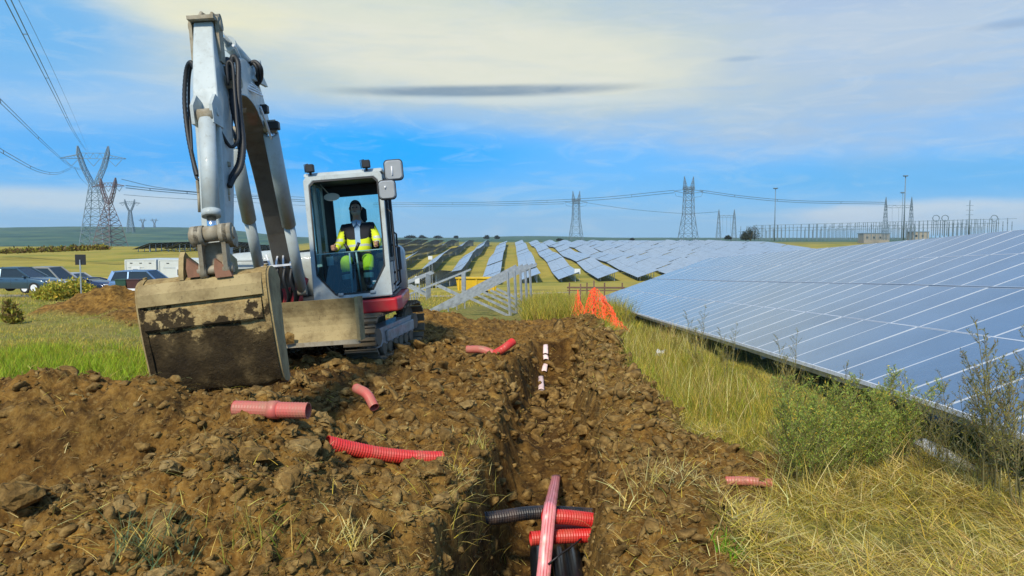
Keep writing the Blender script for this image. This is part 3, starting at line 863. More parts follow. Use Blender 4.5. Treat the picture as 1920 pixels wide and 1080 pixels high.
# engine hood and side cover left of the boom, rounded
def rounded_box(mbx, x0, x1, y0, y1, z0, z1, r=.15, n=5, rt=.1):
    rings = []
    def ring(ins, z):
        pts = []
        for cxx, cyy, a0 in ((x1 - r, y1 - r, 0), (x0 + r, y1 - r, 90), (x0 + r, y0 + r, 180), (x1 - r, y0 + r, 270)):
            for k in range(n + 1):
                a = R(a0 + 90 * k / n); pts.append((cxx + (r - ins) * math.cos(a), cyy + (r - ins) * math.sin(a), z))
        return pts
    rings.append(ring(0, z0))
    for k in range(n + 1):
        a = math.pi / 2 * k / n; rings.append(ring(rt * (1 - math.cos(a)), z1 - rt + rt * math.sin(a)))
    mbx.loft(rings, True, True)
mb = MB(); rounded_box(mb, -1.24, -.42, -.62, .55, .84, 1.62, .2, 6, .16)
HD = mb.build('side_cover', M_WHITE, DIG)
mb = MB(); rounded_box(mb, -1.2, 1.18, .45, 1.4, .84, 1.55, .3, 6, .15)
mb.build('engine_hood', M_WHITE, DIG)
M_REDTXT = plain('red_print', (.45, .02, .02), .5); M_BLKTXT = plain('black_print', (.02, .02, .02), .5)
cu = bpy.data.curves.new('lettering', 'FONT'); cu.body = 'TB2'; cu.size = .17; cu.extrude = .002; cu.offset = .004; cu.materials.append(M_REDTXT)
o = bpy.data.objects.new('t', cu); COL.objects.link(o)
dg_ = bpy.context.evaluated_depsgraph_get(); dg_.update(); lm_ = bpy.data.meshes.new_from_object(o.evaluated_get(dg_)); bpy.data.objects.remove(o)
o = link_mesh('lettering', lm_, HD)
o.location = (-1.0, -.626, 1.13); o.rotation_euler = (R(90), 0, 0)
mb = MB(); mb.bbox((-.68, -.63, 1.37), (.16, .02, .22), .004); mb.build('vent_grille', M_BLACK, HD)
mb = MB()
for k in range(4): mb.tube([(-.76, -.645, 1.29 + .05 * k), (-.60, -.645, 1.29 + .05 * k)], .006, 6)
mb.tube([(-1.15, -.62, 1.5), (-1.05, -.70, 1.52), (-.8, -.70, 1.5), (-.7, -.63, 1.48)], .012, 8)
mb.build('handrail', M_WHITE, HD)

# --- cab
CX0, CX1, CZ0, CZ1 = .03, 1.09, .86, 2.58
def fy(z): return -1.00 + .20 * (z - CZ0) / (CZ1 - CZ0)       # windscreen leans back
CAB = MB(); RF = MB()
outer = [(CX0, CZ0), (CX0, 1.7), (CX0 - .015, CZ1 - .06), (CX0 + .03, CZ1), (CX1 - .03, CZ1), (CX1, CZ1 - .06), (CX1, 1.7), (CX1, CZ0), (CX1 - .25, CZ0), (CX0 + .25, CZ0)]
inner = [(CX0 + .065, 1.22), (CX0 + .062, 1.7), (CX0 + .06, CZ1 - .13), (CX0 + .12, CZ1 - .07), (CX1 - .12, CZ1 - .07), (CX1 - .062, CZ1 - .13), (CX1 - .06, 1.7), (CX1 - .065, 1.28), (CX1 - .27, .93), (CX0 + .30, .93)]
def ring_panel(mbx, po, pi, f0, f1):
    n = len(po)
    vs = [(p[0], f0(p[1]), p[1]) for p in po] + [(p[0], f0(p[1]), p[1]) for p in pi] + [(p[0], f1(p[1]), p[1]) for p in po] + [(p[0], f1(p[1]), p[1]) for p in pi]
    fs = []
    for i in range(n):
        j = (i + 1) % n
        fs += [(i, j, n + j, n + i), (2 * n + i, 3 * n + i, 3 * n + j, 2 * n + j), (n + i, n + j, 3 * n + j, 3 * n + i), (i, 2 * n + i, 2 * n + j, j)]
    mbx.add(vs, fs)
ring_panel(CAB, outer, inner, fy, lambda z: fy(z) + .07)
BKY = .42
# rear frame, roof, floor skirt, side frames
ro = [(CX0, CZ0), (CX0, CZ1 - .03), (CX1, CZ1 - .03), (CX1, CZ0)]; ri = [(CX0 + .17, 1.25), (CX0 + .17, CZ1 - .2), (CX1 - .06, CZ1 - .2), (CX1 - .06, 1.25)]
ring_panel(RF, ro, ri, lambda z: BKY, lambda z: BKY + .06)
CABO = CAB.build('cab', M_WHITE, DIG); bevel(CABO, .018, 2)
RF.build('rear_frame', M_WHITE, CABO)
mb = MB()
mb.prism([(fy(CZ1) + .0, CZ1 - .015), (fy(CZ1) + .06, CZ1 + .045), (BKY - .02, CZ1 + .045), (BKY + .06, CZ1 - .02)], ((0, 1, 0), (0, 0, 1), (1, 0, 0)), CX0 - .01, CX1 + .01)
o = mb.build('cab_roof', M_WHITE, CABO); bevel(o, .03, 3)
mb = MB(); mb.box(((CX0 + CX1) / 2, (fy(CZ1) + BKY) / 2 + .05, CZ1 - .05), (CX1 - CX0 - .06, BKY - fy(CZ1) - .06, .05)); 
mb.box((CX0 + .11, BKY - .03, 1.9), (.14, .05, 1.25)); mb.box((CX1 - .035, BKY - .03, 1.9), (.04, .05, 1.25)); mb.box((.56, BKY - .03, CZ1 - .16), (.98, .05, .16)); mb.box((.56, BKY - .03, 1.08), (.98, .05, .36))
mb.box((.56, -.28, .9), (.98, 1.3, .05)); mb.build('headliner', M_BLACK, CABO)
for sx, nm in ((CX0, 'side'), (CX1, 'door')):
    mb = MB()
    d = .045 if sx > .5 else -.045
    x_ = sx - d / 2 + (.0 if sx < .5 else 0)
    z0 = CZ0 + .02
    for (ya, yb, za, zb) in ((fy(CZ0) + .10, fy(CZ1) + .10, z0, CZ1 - .05), (-.25, -.20, z0, CZ1 - .05), (BKY - .03, BKY - .03, z0, CZ1 - .05)):
        mb.bar((x_, ya, za), (x_, yb, zb), .05, .045, (1, 0, 0))
    mb.bar((x_, fy(CZ1) + .08, CZ1 - .06), (x_, BKY, CZ1 - .06), .06, .045, (1, 0, 0))
    mb.bar((x_, fy(1.3) + .08, 1.35 if sx > .5 else 1.3), (x_, BKY, 1.35 if sx > .5 else 1.3), .05, .045, (1, 0, 0))
    o = mb.build('door_frame', M_BLACK if sx > .5 else M_WHITE, CABO)
    mb = MB(); mb.box((x_, (-1 + BKY) / 2 + .05, 1.10), (.03, BKY + .86, .42)); mb.build('door_panel' , M_WHITE, CABO)
    mb = MB(); mb.add([(x_, fy(1.35) + .1, 1.36), (x_, BKY - .04, 1.36), (x_, BKY - .04, CZ1 - .08), (x_, fy(CZ1) + .12, CZ1 - .08)], [(0, 1, 2, 3)]); mb.build('side_window', G_TEAL, CABO)
mb = MB()
mb.tube([(CX1 + .02, -.82, 1.0), (CX1 + .07, -.80, 1.05), (CX1 + .07, -.72, 2.0), (CX1 + .02, -.72, 2.05)], .014, 8)
mb.tube([(CX1 + .02, -.35, .95), (CX1 + .08, -.35, 1.0), (CX1 + .08, -.32, 1.7), (CX1 + .02, -.32, 1.75)], .014, 8)
mb.tube([(CX1 + .02, -.6, 1.15), (CX1 + .12, -.6, 1.2), (CX1 + .12, -.55, 1.5), (CX1 + .02, -.55, 1.55)], .016, 8)
mb.build('grab_rail', M_BLACK, CABO)
# gasket, glass panes
inner2 = [((p[0] - .56) * .965 + .56, (p[1] - 1.7) * .975 + 1.7) for p in inner]
mb = MB(); ring_panel(mb, inner, inner2, lambda z: fy(z) - .006, lambda z: fy(z) + .02); mb.build('window_seal', M_BLACK, CABO)
mb = MB(); low = [inner2[0], (CX0 + .08, 1.50), (CX1 - .08, 1.50), inner2[7], inner2[8], inner2[9]]
mb.add([(p[0], fy(p[1]) + .012, p[1]) for p in low], [tuple(range(6))]); mb.build('lower_windscreen', G_TEAL, CABO)
mb = MB(); mb.box((.56, fy(1.5) + .012, 1.505), (.90, .012, .012)); mb.build('glass_edge', plain('glass_edge', (.25, .45, .45), .2), CABO)
mb = MB(); mb.add([(CX0 + .17, BKY + .03, 1.25), (CX1 - .06, BKY + .03, 1.25), (CX1 - .06, BKY + .03, CZ1 - .2), (CX0 + .17, BKY + .03, CZ1 - .2)], [(0, 1, 2, 3)]); mb.build('rear_window', G_REAR, CABO)
for x_ in (.40, .83):
    mb = MB(); mb.bbox((x_, fy(.93) - .015, .935), (.07, .03, .04), .008); mb.build('glass_clamp', M_WHITE, CABO)
# mirror inside (round) and sticker
mb = MB(); mb.tube([(.33, BKY - .12, 2.28), (.33, BKY - .14, 2.28)], .001, 20)
n_ = 20; vs = [(.34 + .11 * math.cos(k * 6.283 / n_), -.55, 2.29 + .055 * math.sin(k * 6.283 / n_)) for k in range(n_)]
mb = MB(); mb.add(vs + [(v[0], v[1] + .02, v[2]) for v in vs], [tuple(range(n_)), tuple(reversed(range(n_, 2 * n_)))] + [(k, (k + 1) % n_, n_ + (k + 1) % n_, n_ + k) for k in range(n_)])
mb.tube([(.30, -.53, 2.34), (.2, -.55, 2.48)], .008, 6)
mb.build('inside_mirror', plain('mirror_plate', (.45, .43, .33), .4), CABO)
# roof lamps
for x_ in (CX0 + .10, CX1 - .20):
    mb = MB(); mb.bbox((x_, fy(CZ1) - .02, CZ1 + .10), (.115, .09, .11), .012); mb.box((x_, fy(CZ1), CZ1 + .035), (.03, .03, .05)); mb.tube([(x_ - .07, fy(CZ1), CZ1 + .05), (x_ - .08, fy(CZ1) + .02, CZ1 + .16), (x_ - .03, fy(CZ1) + .04, CZ1 + .17)], .006, 6)
    mb.build('work_lamp', M_BLACK, CABO)
# mirrors right of the cab
for (u_, v_, D_, w_, h_) in ((738, 319, 10.25, .24, .27), (726, 356, 10.05, .22, .25)):
    c_ = L(u_, v_, D_); mb = MB(); n_ = 6; pts = []
    for qx, qz, a0 in ((w_ / 2 - .05, h_ / 2 - .05, 0), (-w_ / 2 + .05, h_ / 2 - .05, 90), (-w_ / 2 + .05, -h_ / 2 + .05, 180), (w_ / 2 - .05, -h_ / 2 + .05, 270)):
        for k in range(n_): a = R(a0 + 90 * k / (n_ - 1)); pts.append((qx + .05 * math.cos(a), qz + .05 * math.sin(a)))
    rings = [[c_ + Vector((p[0] * s_, d_, p[1] * s_)) for p in pts] for d_, s_ in ((.03, .96), (.02, 1.0), (-.015, .98), (-.035, .86))]
    mb.m = 0; mb.loft(rings, True, False)
    mb.m = 1; ring = [c_ + Vector((p[0] * 1.03, d_, p[1] * 1.03)) for d_ in (.0,) for p in pts]; mb.tube(ring + [ring[0]], .008, 6)
    mb.m = 2; mb.tube([(CX1, -.76, 2.36), c_ + Vector((-.02, -.045, -.06 if v_ < 340 else .02)), c_ + Vector((-.02, -.05, .05))], .011, 7)
    mb.build('mirror', [G_MIR, M_BLACK, M_ALU], CABO)
# interior
SEAT = MB(); SX = .60
SEAT.bbox((SX, -.18, 1.28), (.48, .48, .13), .04); SEAT.bbox((SX, .09, 1.62), (.46, .12, .60), .05, (R(8), 0, 0)); SEAT.bbox((SX, .15, 2.03), (.25, .09, .24), .04)
SEAT.box((SX, -.1, 1.06), (.4, .4, .34))
SEAT.build('seat', plain('seat_fabric', (.03, .03, .035), .9), CABO)
mb = MB()
for sx in (-.33, .33): mb.bbox((SX + sx, -.25, 1.40), (.15, .5, .10), .03); mb.bbox((SX + sx, -.25, 1.15), (.11, .4, .42), .03)
mb.build('armrest_console', M_BLACK, CABO)
for sx in (-.33, .31): mb = MB(); mb.tube([(SX + sx, -.44, 1.42), (SX + sx * .98, -.47, 1.54)], .012, 8); mb.tube([(SX + sx * .98, -.47, 1.52), (SX + sx * .98, -.475, 1.57), (SX + sx * .98, -.48, 1.62)], [.022, .032, .024], 10); mb.build('joystick', M_BLACK, CABO)
for sx in (-.045, .045):
    mb = MB(); mb.m = 0; mb.tube([(SX - .02 + sx * 1.4, -.70, .93), (SX - .02 + sx, -.74, 1.5)], .012, 8); mb.m = 1; mb.tube([(SX - .02 + sx * .8, -.74, 1.5), (SX - .02 + sx * 2.2, -.74, 1.62)], .022, 10); mb.build('travel_lever', [M_ALU, M_BLACK], CABO)
mb = MB(); mb.bbox((.20, -.66, 1.25), (.10, .2, .55), .03); mb.build('switch_column', M_BLACK, CABO)
mb = MB(); mb.box((.27, -.80, 1.40), (.09, .004, .12)); mb.build('sticker', plain('paper', (.6, .62, .6), .8), CABO)
# wiper motor + latch on the lower pane
mb = MB(); mb.bbox((.86, fy(1.0) + .04, 1.06), (.06, .04, .06), .01); mb.build('latch', M_ALU, CABO)

# --- boom, arm, bucket (world points, expressed in the machine's frame)
FW = Vector((.125, -.992, 0)).normalized()
SV = (EXI.to_3x3() @ Vector((.992 * math.cos(R(6.5)), .125 * math.cos(R(6.5)), math.sin(R(6.5))))).normalized()
def ribbon(mbx, pts, th, wd, cap=True):
    """box beam through points; th = thickness in the boom's plane, wd = width across"""
    n = len(pts); rings = []
    for i, p in enumerate(pts):
        t = (pts[min(i + 1, n - 1)] - pts[max(i - 1, 0)]).normalized()
        q = SV.cross(t).normalized()
        h, w_ = th[i] / 2, wd[i] / 2
        rings.append([p + q * h + SV * w_, p - q * h + SV * w_, p - q * h - SV * w_, p + q * h - SV * w_])
    mbx.loft(rings, cap)
    return rings
def smooth(pts, k=4):
    """Catmull-Rom through points"""
    P_ = [Vector(p) for p in pts]; P_ = [P_[0] * 2 - P_[1]] + P_ + [P_[-1] * 2 - P_[-2]]; out = []
    for i in range(1, len(P_) - 2):
        for j in range(k):
            t = j / k; a, b_, c_, d = P_[i - 1:i + 3]
            out.append(.5 * ((2 * b_) + (c_ - a) * t + (2 * a - 5 * b_ + 4 * c_ - d) * t * t + (3 * b_ - a - 3 * c_ + d) * t ** 3))
    out.append(P_[-2]); return out
bp = smooth([L(543, 535, 10.0), L(514, 390, 9.35), L(486, 262, 8.6), L(462, 185, 7.9), L(437, 150, 7.15), L(412, 152, 6.42)], 4)
nn = len(bp)
th = np.interp(np.linspace(0, 5, nn), [0, 1, 2, 3, 4, 5], [.26, .34, .42, .46, .38, .24])
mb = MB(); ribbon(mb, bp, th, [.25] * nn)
BOOM = mb.build('boom', M_BOOM_SHADE, DIG); bevel(BOOM, .012, 2)
BOOM.data.materials.clear(); BOOM.data.materials.append(M_WHITE); BOOM.data.materials.append(M_BOOM_SHADE)
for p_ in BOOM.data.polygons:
    if abs(p_.normal.dot(SV)) < .5 and p_.normal.z < .15: p_.material_index = 1  # shade painted in: downward faces get the darker paint
# brackets on the boom
def pin(a, half, r, mbx, n=16): mbx.tube([a - SV * half, a + SV * half], r, n)
up_b = L(470, 120, 7.9)
mb = MB()
for s_ in (-.09, .09):
    a, b_, c_ = L(484, 165, 8.15) + SV * s_, L(455, 150, 7.5) + SV * s_, L(462, 118, 7.85) + SV * s_
    mb.prism([(0, 0), (1, 0), (0, 1)], (b_ - a, c_ - a, SV), -.015, .015, a)
pin(L(463, 122, 7.85), .14, .035, mb)
mb.build('cylinder_bracket', M_WHITE, BOOM)
def ram(name, a, b_, r, frac=.6, rod=None, mat=M_WHITE, parent=DIG):
    a = Vector(a); b_ = Vector(b_); d = b_ - a; m_ = a + d * frac
    mb = MB(); mb.m = 0
    mb.tube([a + d.normalized() * .03, m_ - d.normalized() * .04], r, 18)
    mb.tube([m_ - d.normalized() * .05, m_], r * 1.1, 18)
    mb.m = 2
    for e in (a, b_): mb.tube([e - SV * r * .9, e + SV * r * .9], r * .95, 16)
    cy_ = mb.build(name, [mat, M_CHROME, M_PIN], parent)
    mb = MB(); mb.tube([m_, b_], rod or r * .55, 16); mb.build('piston_rod', M_CHROME, cy_)
    return cy_
# arm (stick)
E = L(386, 50, 6.30); Tp = L(404, 150, 6.22); B = L(408, 496, 5.82)
ap = [E, L(390, 105, 6.24), L(399, 190, 6.15), L(403, 250, 6.05), L(407, 350, 5.95), L(409, 440, 5.87), B]
ath = [.16, .26, .42, .40, .31, .24, .20]; awd = [.15, .165, .19, .19, .185, .18, .17]
mb = MB(); ribbon(mb, ap, ath, awd)
ARM = mb.build('arm', M_WHITE, DIG); bevel(ARM, .012, 2)
mb = MB(); pin(Tp + Vector((0, .12, 0)), .17, .06, mb); pin(E, .13, .045, mb)
for s_ in (-.105, .105): mb.bar(E + SV * s_ + Vector((0, 0, .06)), L(392, 120, 6.3) + SV * s_ , .025, .12)
mb.build('arm_pin', M_PIN, ARM)
mb = MB()
c_ = L(382, 38, 6.25); mb.box(c_, (.21, .2, .03)); 
for (u_, v_) in ((378, 32), (398, 33)): mb.tube([L(u_ - 5, v_ + 4, 6.25), L(u_, v_ - 7, 6.25), L(u_ + 6, v_ - 2, 6.3), L(u_ + 7, v_ + 6, 6.3)], .02, 8)
mb.cyl(L(398, 40, 6.35) - SV * .05, L(398, 40, 6.35) + SV * .07, .055, 14)
mb.build('grease_cap', M_PIN, ARM)
ram('arm_cylinder', L(470, 128, 7.95), L(394, 44, 6.32), .062, .62)
# boom lift cylinders
for s_, (ub, vb, ut, vt) in ((1, (566, 545, 505, 236)), (-1, (488, 512, 436, 262))):
    cy_ = ram('boom_cylinder', L(ub, vb, 9.55), L(ut, vt, 8.15), .066, .46, .05)
    a_, b2_ = L(ub, vb, 9.55), L(ut, vt, 8.15); mbg = MB(); mbg.tube([a_.lerp(b2_, .44), a_.lerp(b2_, .96)], .083, 16); mbg.box(a_.lerp(b2_, .52), (.10, .06, .05)); mbg.build('cylinder_guard', M_WHITE, cy_)
mb = MB(); mb.cyl(L(507, 238, 8.2) - SV * .05, L(507, 238, 8.2) + SV * .06, .075, 16); mb.cyl(L(484, 240, 8.2) - SV * .4, L(507, 238, 8.2), .045, 16); mb.build('cylinder_pin', M_PIN, DIG)
for (u_, v_, D_) in ((493, 205, 8.0), (514, 236, 8.1)):
    mb = MB(); c_ = L(u_, v_, D_); mb.bbox(c_, (.11, .10, .09), .01); mb.build('boom_lamp', M_BLACK, BOOM)
# bucket cylinder on the front of the arm
ram('bucket_cylinder', L(387, 218, 5.78), L(398, 438, 5.52), .062, .86, .034)
mb = MB(); c_ = L(387, 212, 5.82)
for s_ in (-.07, .07): mb.prism([(-.09, -.09), (.10, -.11), (.10, .10), (0, .14), (-.09, .05)], (EXI.to_3x3() @ Vector((0, 1, 0)), (0, 0, 1), SV), s_ - .012, s_ + .012, c_)
pin(c_, .09, .03, mb); mb.build('clevis', M_WHITE, ARM)
# links
J = L(398, 440, 5.52); B2 = L(405, 505, 5.60); AR = L(408, 452, 5.80)
for nm, a, b_, off in (('tipping_link', J, AR, .115), ('bucket_link', J, B2, .085)):
    for s_ in (-off, off):
        mb = MB(); d = (b_ - a).normalized(); ribbon(mb, [a - d * .05 + SV * s_, a + SV * s_, b_ + SV * s_, b_ + d * .05 + SV * s_], [.07, .12, .12, .07], [.03] * 4)
        mb.tube([a + SV * (s_ - .03), a + SV * (s_ + .03)], .075, 16)
        mb.tube([b_ + SV * (s_ - .025), b_ + SV * (s_ + .025)], .06, 16)
        o = mb.build(nm, M_PIN, DIG)
mb = MB(); ribbon(mb, [L(400, 455, 5.62), L(404, 480, 5.63), L(405, 512, 5.64)], [.06, .08, .08], [.15, .17, .18]); mb.build('link_plate', M_PIN, DIG)
mb = MB(); pin(J, .16, .045, mb); pin(B2, .13, .035, mb); mb.build('link_pin', M_PIN, DIG)
# bucket: curved shell between two side plates, mouth towards the machine
BO = L(394, 617, 5.60)                       # middle of the shell's face
FWl = (EXI.to_3x3() @ FW).normalized(); UPl = SV.cross(FWl).normalized()
if UPl.z < 0: UPl = -UPl
shell = [(-.42, .30), (-.32, .38), (-.14, .42), (.0, .385), (.05, .30), (.06, .18), (.05, .0), (.025, -.16), (.0, -.30), (-.04, -.42), (-.10, -.48), (-.26, -.50)]
BW = .465
BUCK = MB()
def bpt(f, u_, s_): return BO + FWl * f + UPl * u_ + SV * s_
fine = smooth([Vector((a, b_, 0)) for a, b_ in shell], 3)
prof = [(v.x, v.y) for v in fine]
# the shell is a grid so that it can carry dents and caked mud
nx_ = 26; rings = []
for off in (0, -.022):
    for i, (f, z_) in enumerate(prof):
        t = Vector((prof[min(i + 1, len(prof) - 1)][0] - prof[max(i - 1, 0)][0], prof[min(i + 1, len(prof) - 1)][1] - prof[max(i - 1, 0)][1])).normalized()
        nrm = Vector((-t.y, t.x)); nrm = nrm if nrm.x * 1 + 0 > 0 or abs(t.x) > .9 else -nrm
        row = []
        for k in range(nx_ + 1):
            s_ = -BW + 2 * BW * k / nx_
            bm_ = 0
            if off == 0:
                bm_ = .016 * float(perlin(np.array([s_ * 6 + 3.]), np.array([z_ * 6 + f * 3]))[0]) + (.03 * max(0, float(perlin(np.array([s_ * 9 + 8.]), np.array([z_ * 9.]))[0])) if z_ < .12 else 0)
            row.append(bpt(f + bm_ * abs(t.y) + off * abs(t.y), z_ + bm_ * abs(t.x) * (1 if z_ > 0 else -1) + off * abs(t.x) * (1 if z_ > 0 else -1), s_))
        rings.append(row)
npf = len(prof)
for blk, flip in ((0, 1), (npf, 0)):
    base = [rings[blk + i] for i in range(npf)]
    vs = [p for r in base for p in r]; w_ = nx_ + 1
    BUCK.add(vs, [(i * w_ + k, i * w_ + k + 1, (i + 1) * w_ + k + 1, (i + 1) * w_ + k) for i in range(npf - 1) for k in range(nx_)], True)
BK = BUCK.build('bucket', M_BUCKET, DIG)
for s_ in (-BW - .0, BW + .0):
    mb = MB(); poly = [(f, z_) for f, z_ in prof] + [(-.30, -.40), (-.30, -.1), (-.36, .2)]
    mb.prism(poly, (FWl, UPl, SV), s_ - .016, s_ + .016, BO)
    mb.build('side_plate', M_DIRTY, BK)
    # rim strip along the side plate's front
    mb = MB(); sg = 1 if s_ > 0 else -1
    for i in range(6, npf - 6, 1): mb.bar(bpt(prof[i][0] + .008, prof[i][1], s_ - sg * .02), bpt(prof[i + 1][0] + .008, prof[i + 1][1], s_ - sg * .02), .04, .016, FWl)
    mb.build('wear_strip', M_BUCKET, BK)
# reinforcing plates across the shell
mb = MB(); mb.prism([(.062, .20), (.078, .18), (.092, .05), (.078, .035)], (FWl, UPl, SV), -BW + .03, BW - .05, BO); mb.build('wear_plate', M_BUCKET, BK)
mb = MB(); mb.prism([(.03, .385), (.085, .31), (.095, .225), (.075, .22)], (FWl, UPl, SV), -BW + .01, BW - .03, BO); mb.build('wear_plate', M_DIRTY, BK)
# ears on the bucket
for s_ in (-.15, .15):
    mb = MB(); mb.prism([(-.42, .38), (.02, .39), (.0, .45), (-.06, .56), (-.12, .60), (-.20, .56), (-.42, .50)], (FWl, UPl, SV), s_ - .018, s_ + .018, BO); mb.build('bucket_ear', M_DIRTY, BK)
for (u_, v_) in ((372, 500), (424, 498)):
    c_ = L(u_ - 6, 517, 5.58); mb = MB()
    mb.prism([(-.045, -.01), (.075, -.01), (.055, .05), (.0, .10), (-.035, .135), (-.05, .06)], (SV, UPl, FWl), -.03, .03, c_)
    mb.build('lug', M_RUST, BK)
for k in range(5):
    s_ = -.42 + .21 * k; mb = MB(); a = bpt(-.36, -.50, s_)
    mb.loft([[a + SV * (w_ * sx) + UPl * (h_ * sz) - FWl * d_ for sx, sz in ((-1, -1), (1, -1), (1, 1), (-1, 1))] for d_, w_, h_ in ((-.05, .035, .03), (.08, .03, .022), (.19, .018, .006))]); mb.build('tooth', M_RUST, BK)
# hoses
def hose(path, r=.016, n=8, mat=M_RUB, name='hose', parent=DIG, rib=False):
    pts = smooth(path, 7); mb = MB()
    if rib:
        q = smooth(pts, 2); mb.tube(q, [r * (1 + .14 * (i % 2)) for i in range(len(q))], n)
    else: mb.tube(pts, r, n)
    return mb.build(name, mat, parent)
hose([L(366, 130, 6.1), L(357, 117, 6.1), L(349, 135, 6.15), L(346, 190, 6.15), L(352, 250, 6.1), L(362, 300, 6.0), L(370, 330, 5.95)], .017, 10, rib=True)
hose([L(368, 128, 6.15), L(361, 119, 6.15), L(355, 145, 6.2), L(354, 200, 6.2), L(358, 250, 6.1), L(361, 300, 6.0), L(368, 332, 5.95), L(374, 338, 5.95)], .012, 8)
hose([L(372, 122, 6.3), L(366, 130, 6.3), L(366, 165, 6.3), L(370, 200, 6.2), L(374, 240, 6.1)], .015, 8)
hose([L(432, 150, 6.3), L(436, 108, 6.3), L(446, 118, 6.3), L(447, 160, 6.25), L(450, 215, 6.2), L(456, 270, 6.1), L(452, 310, 6.0), L(438, 334, 5.95), L(430, 350, 5.9)], .021, 10, rib=True)
hose([L(428, 160, 6.25), L(426, 120, 6.25), L(436, 122, 6.25), L(440, 175, 6.2), L(444, 230, 6.1), L(446, 262, 6.05), L(432, 275, 6.0), L(412, 245, 5.9)], .014, 8)
hose([L(420, 150, 6.5), L(417, 122, 6.5), L(427, 112, 6.5), L(432, 140, 6.4), L(436, 200, 6.3), L(450, 255, 6.2), L(449, 300, 6.1), L(436, 328, 6.0), L(426, 345, 5.95)], .020, 10, rib=True)
hose([L(424, 155, 6.5), L(420, 118, 6.5), L(431, 117, 6.5), L(437, 165, 6.5), L(434, 230, 6.3), L(432, 262, 6.2), L(424, 268, 6.1), L(402, 238, 5.95)], .014, 8)
hose([L(428, 112, 6.6), L(416, 130, 6.6), L(418, 180, 6.5), L(428, 230, 6.4), L(444, 262, 6.3)], .017, 8, rib=True)
hose([L(466, 122, 7.6), L(478, 116, 7.6), L(489, 128, 7.6), L(489, 148, 7.7), L(480, 162, 7.8)], .022, 9)
hose([L(464, 125, 7.6), L(474, 118, 7.6), L(482, 130, 7.6), L(482, 150, 7.7), L(476, 160, 7.8)], .018, 9)
hose([L(446, 118, 7.2), L(452, 132, 7.2), L(449, 150, 7.2), L(456, 168, 7.4)], .013, 8)
for k in range(4):
    o_ = 9 * k
    pts = [L(418 + .2 * o_, 126 + o_ * .9, 7.05), L(424 + .25 * o_, 148 + o_ * .7, 7.1), L(438 + .4 * o_, 156 + o_ * .75, 7.4), L(453 + .4 * o_, 166 + o_ * .6, 7.7)]
    hose([q_ + SV * .15 for q_ in pts], .010, 7, M_ALU, 'hydraulic_pipe', BOOM)
hose([L(488, 200, 7.85), L(506, 252, 8.1), L(530, 340, 8.9), L(545, 430, 9.4), L(552, 470, 9.6)], .013, 8, M_ALU, 'hydraulic_pipe', BOOM)
hose([L(437, 85, 6.8), L(442, 90, 6.9), L(452, 112, 7.2), L(458, 122, 7.4)], .012, 8, M_ALU, 'hydraulic_pipe', BOOM)
mb = MB(); mb.bbox(L(425, 356, 5.93), (.045, .05, .09), .01); mb.bbox(L(424, 372, 5.93), (.055, .05, .05), .01); mb.cyl(L(426, 376, 5.93), L(426, 395, 5.93), .014, 8)
mb.bbox(L(371, 350, 5.95), (.02, .03, .10), .005); mb.cyl(L(372, 355, 5.95), L(374, 398, 5.95), .012, 8); mb.bbox(L(428, 308, 6.0), (.03, .05, .04), .005)
mb.bbox(L(371, 222, 6.0), (.05, .05, .05), .01); mb.bbox(L(374, 250, 6.0), (.035, .04, .09), .01)
mb.build('hose_coupling', M_PIN, ARM)
# swing bracket, hoses and pipes at the boom's foot
mb = MB(); mb.bbox(L(527, 545, 10.0), (.52, .3, .42), .05); mb.cyl(L(543, 500, 10.05) - SV * .22, L(543, 535, 10.0) + SV * .22, .07, 14); mb.cyl(L(527, 530, 10.1), L(527, 640, 10.1), .14, 16)
mb.build('swing_bracket', M_RED, DIG)
for k in range(4):
    x_ = 503 + 13 * k; xt = 493 + 22 * k
    hose([L(xt + (6 if k < 2 else -6), 478, 9.6), L(x_ + 2, 494, 9.5), L(x_ + 5, 503, 9.45)], .013, 8, M_ALU, 'hydraulic_pipe', BOOM)
    hose([L(x_ + 5, 503, 9.45), L(x_ + 3, 525, 9.4), L(x_ + 12, 555, 9.5), L(x_ + 6, 585, 9.7)], .022, 8)
mb = MB(); mb.box(L(520, 498, 9.42), (.40, .04, .025)); mb.build('pipe_clamp', M_ALU, BOOM)
for k, (u_, v_) in enumerate(((497, 520), (510, 535), (545, 515), (556, 530))):
    hose([L(u_, v_ - 20, 9.7), L(u_ + 6, v_, 9.5), L(u_ + 2, v_ + 30, 9.6), L(u_ - 6, v_ + 60, 9.9)], .020, 8)

# ------------------------------------------------------------------ driver
def skin_body(verts, edges, radii, root=0, sub=2):
    me = bpy.data.meshes.new('t'); me.from_pydata([tuple(v) for v in verts], edges, []); me.update()
    o = bpy.data.objects.new('t', me); COL.objects.link(o)
    m = o.modifiers.new('s', 'SKIN'); m.use_smooth_shade = True
    for i, r in enumerate(radii):
        d = me.skin_vertices[0].data[i]; d.radius = r if hasattr(r, '__len__') else (r, r); d.use_root = (i == root)
    s_ = o.modifiers.new('u', 'SUBSURF'); s_.levels = sub; s_.render_levels = sub
    dg = bpy.context.evaluated_depsgraph_get(); dg.update()
    out = bpy.data.meshes.new_from_object(o.evaluated_get(dg))
    bpy.data.objects.remove(o); bpy.data.meshes.remove(me)
    return out
def chain_mesh(chains, root=0, sub=2):
    """chains: lists of (x, y, z, r[, r2]); a chain starting with an int continues from that vertex"""
    V, E_, R_ = [], [], []
    for ch in chains:
        prev = None
        for p in ch:
            if isinstance(p, int): prev = p; continue
            V.append(p[:3]); R_.append((p[3], p[4] if len(p) > 4 else p[3]))
            if prev is not None: E_.append((prev, len(V) - 1))
            prev = len(V) - 1
    return skin_body(V, E_, R_, root, sub)
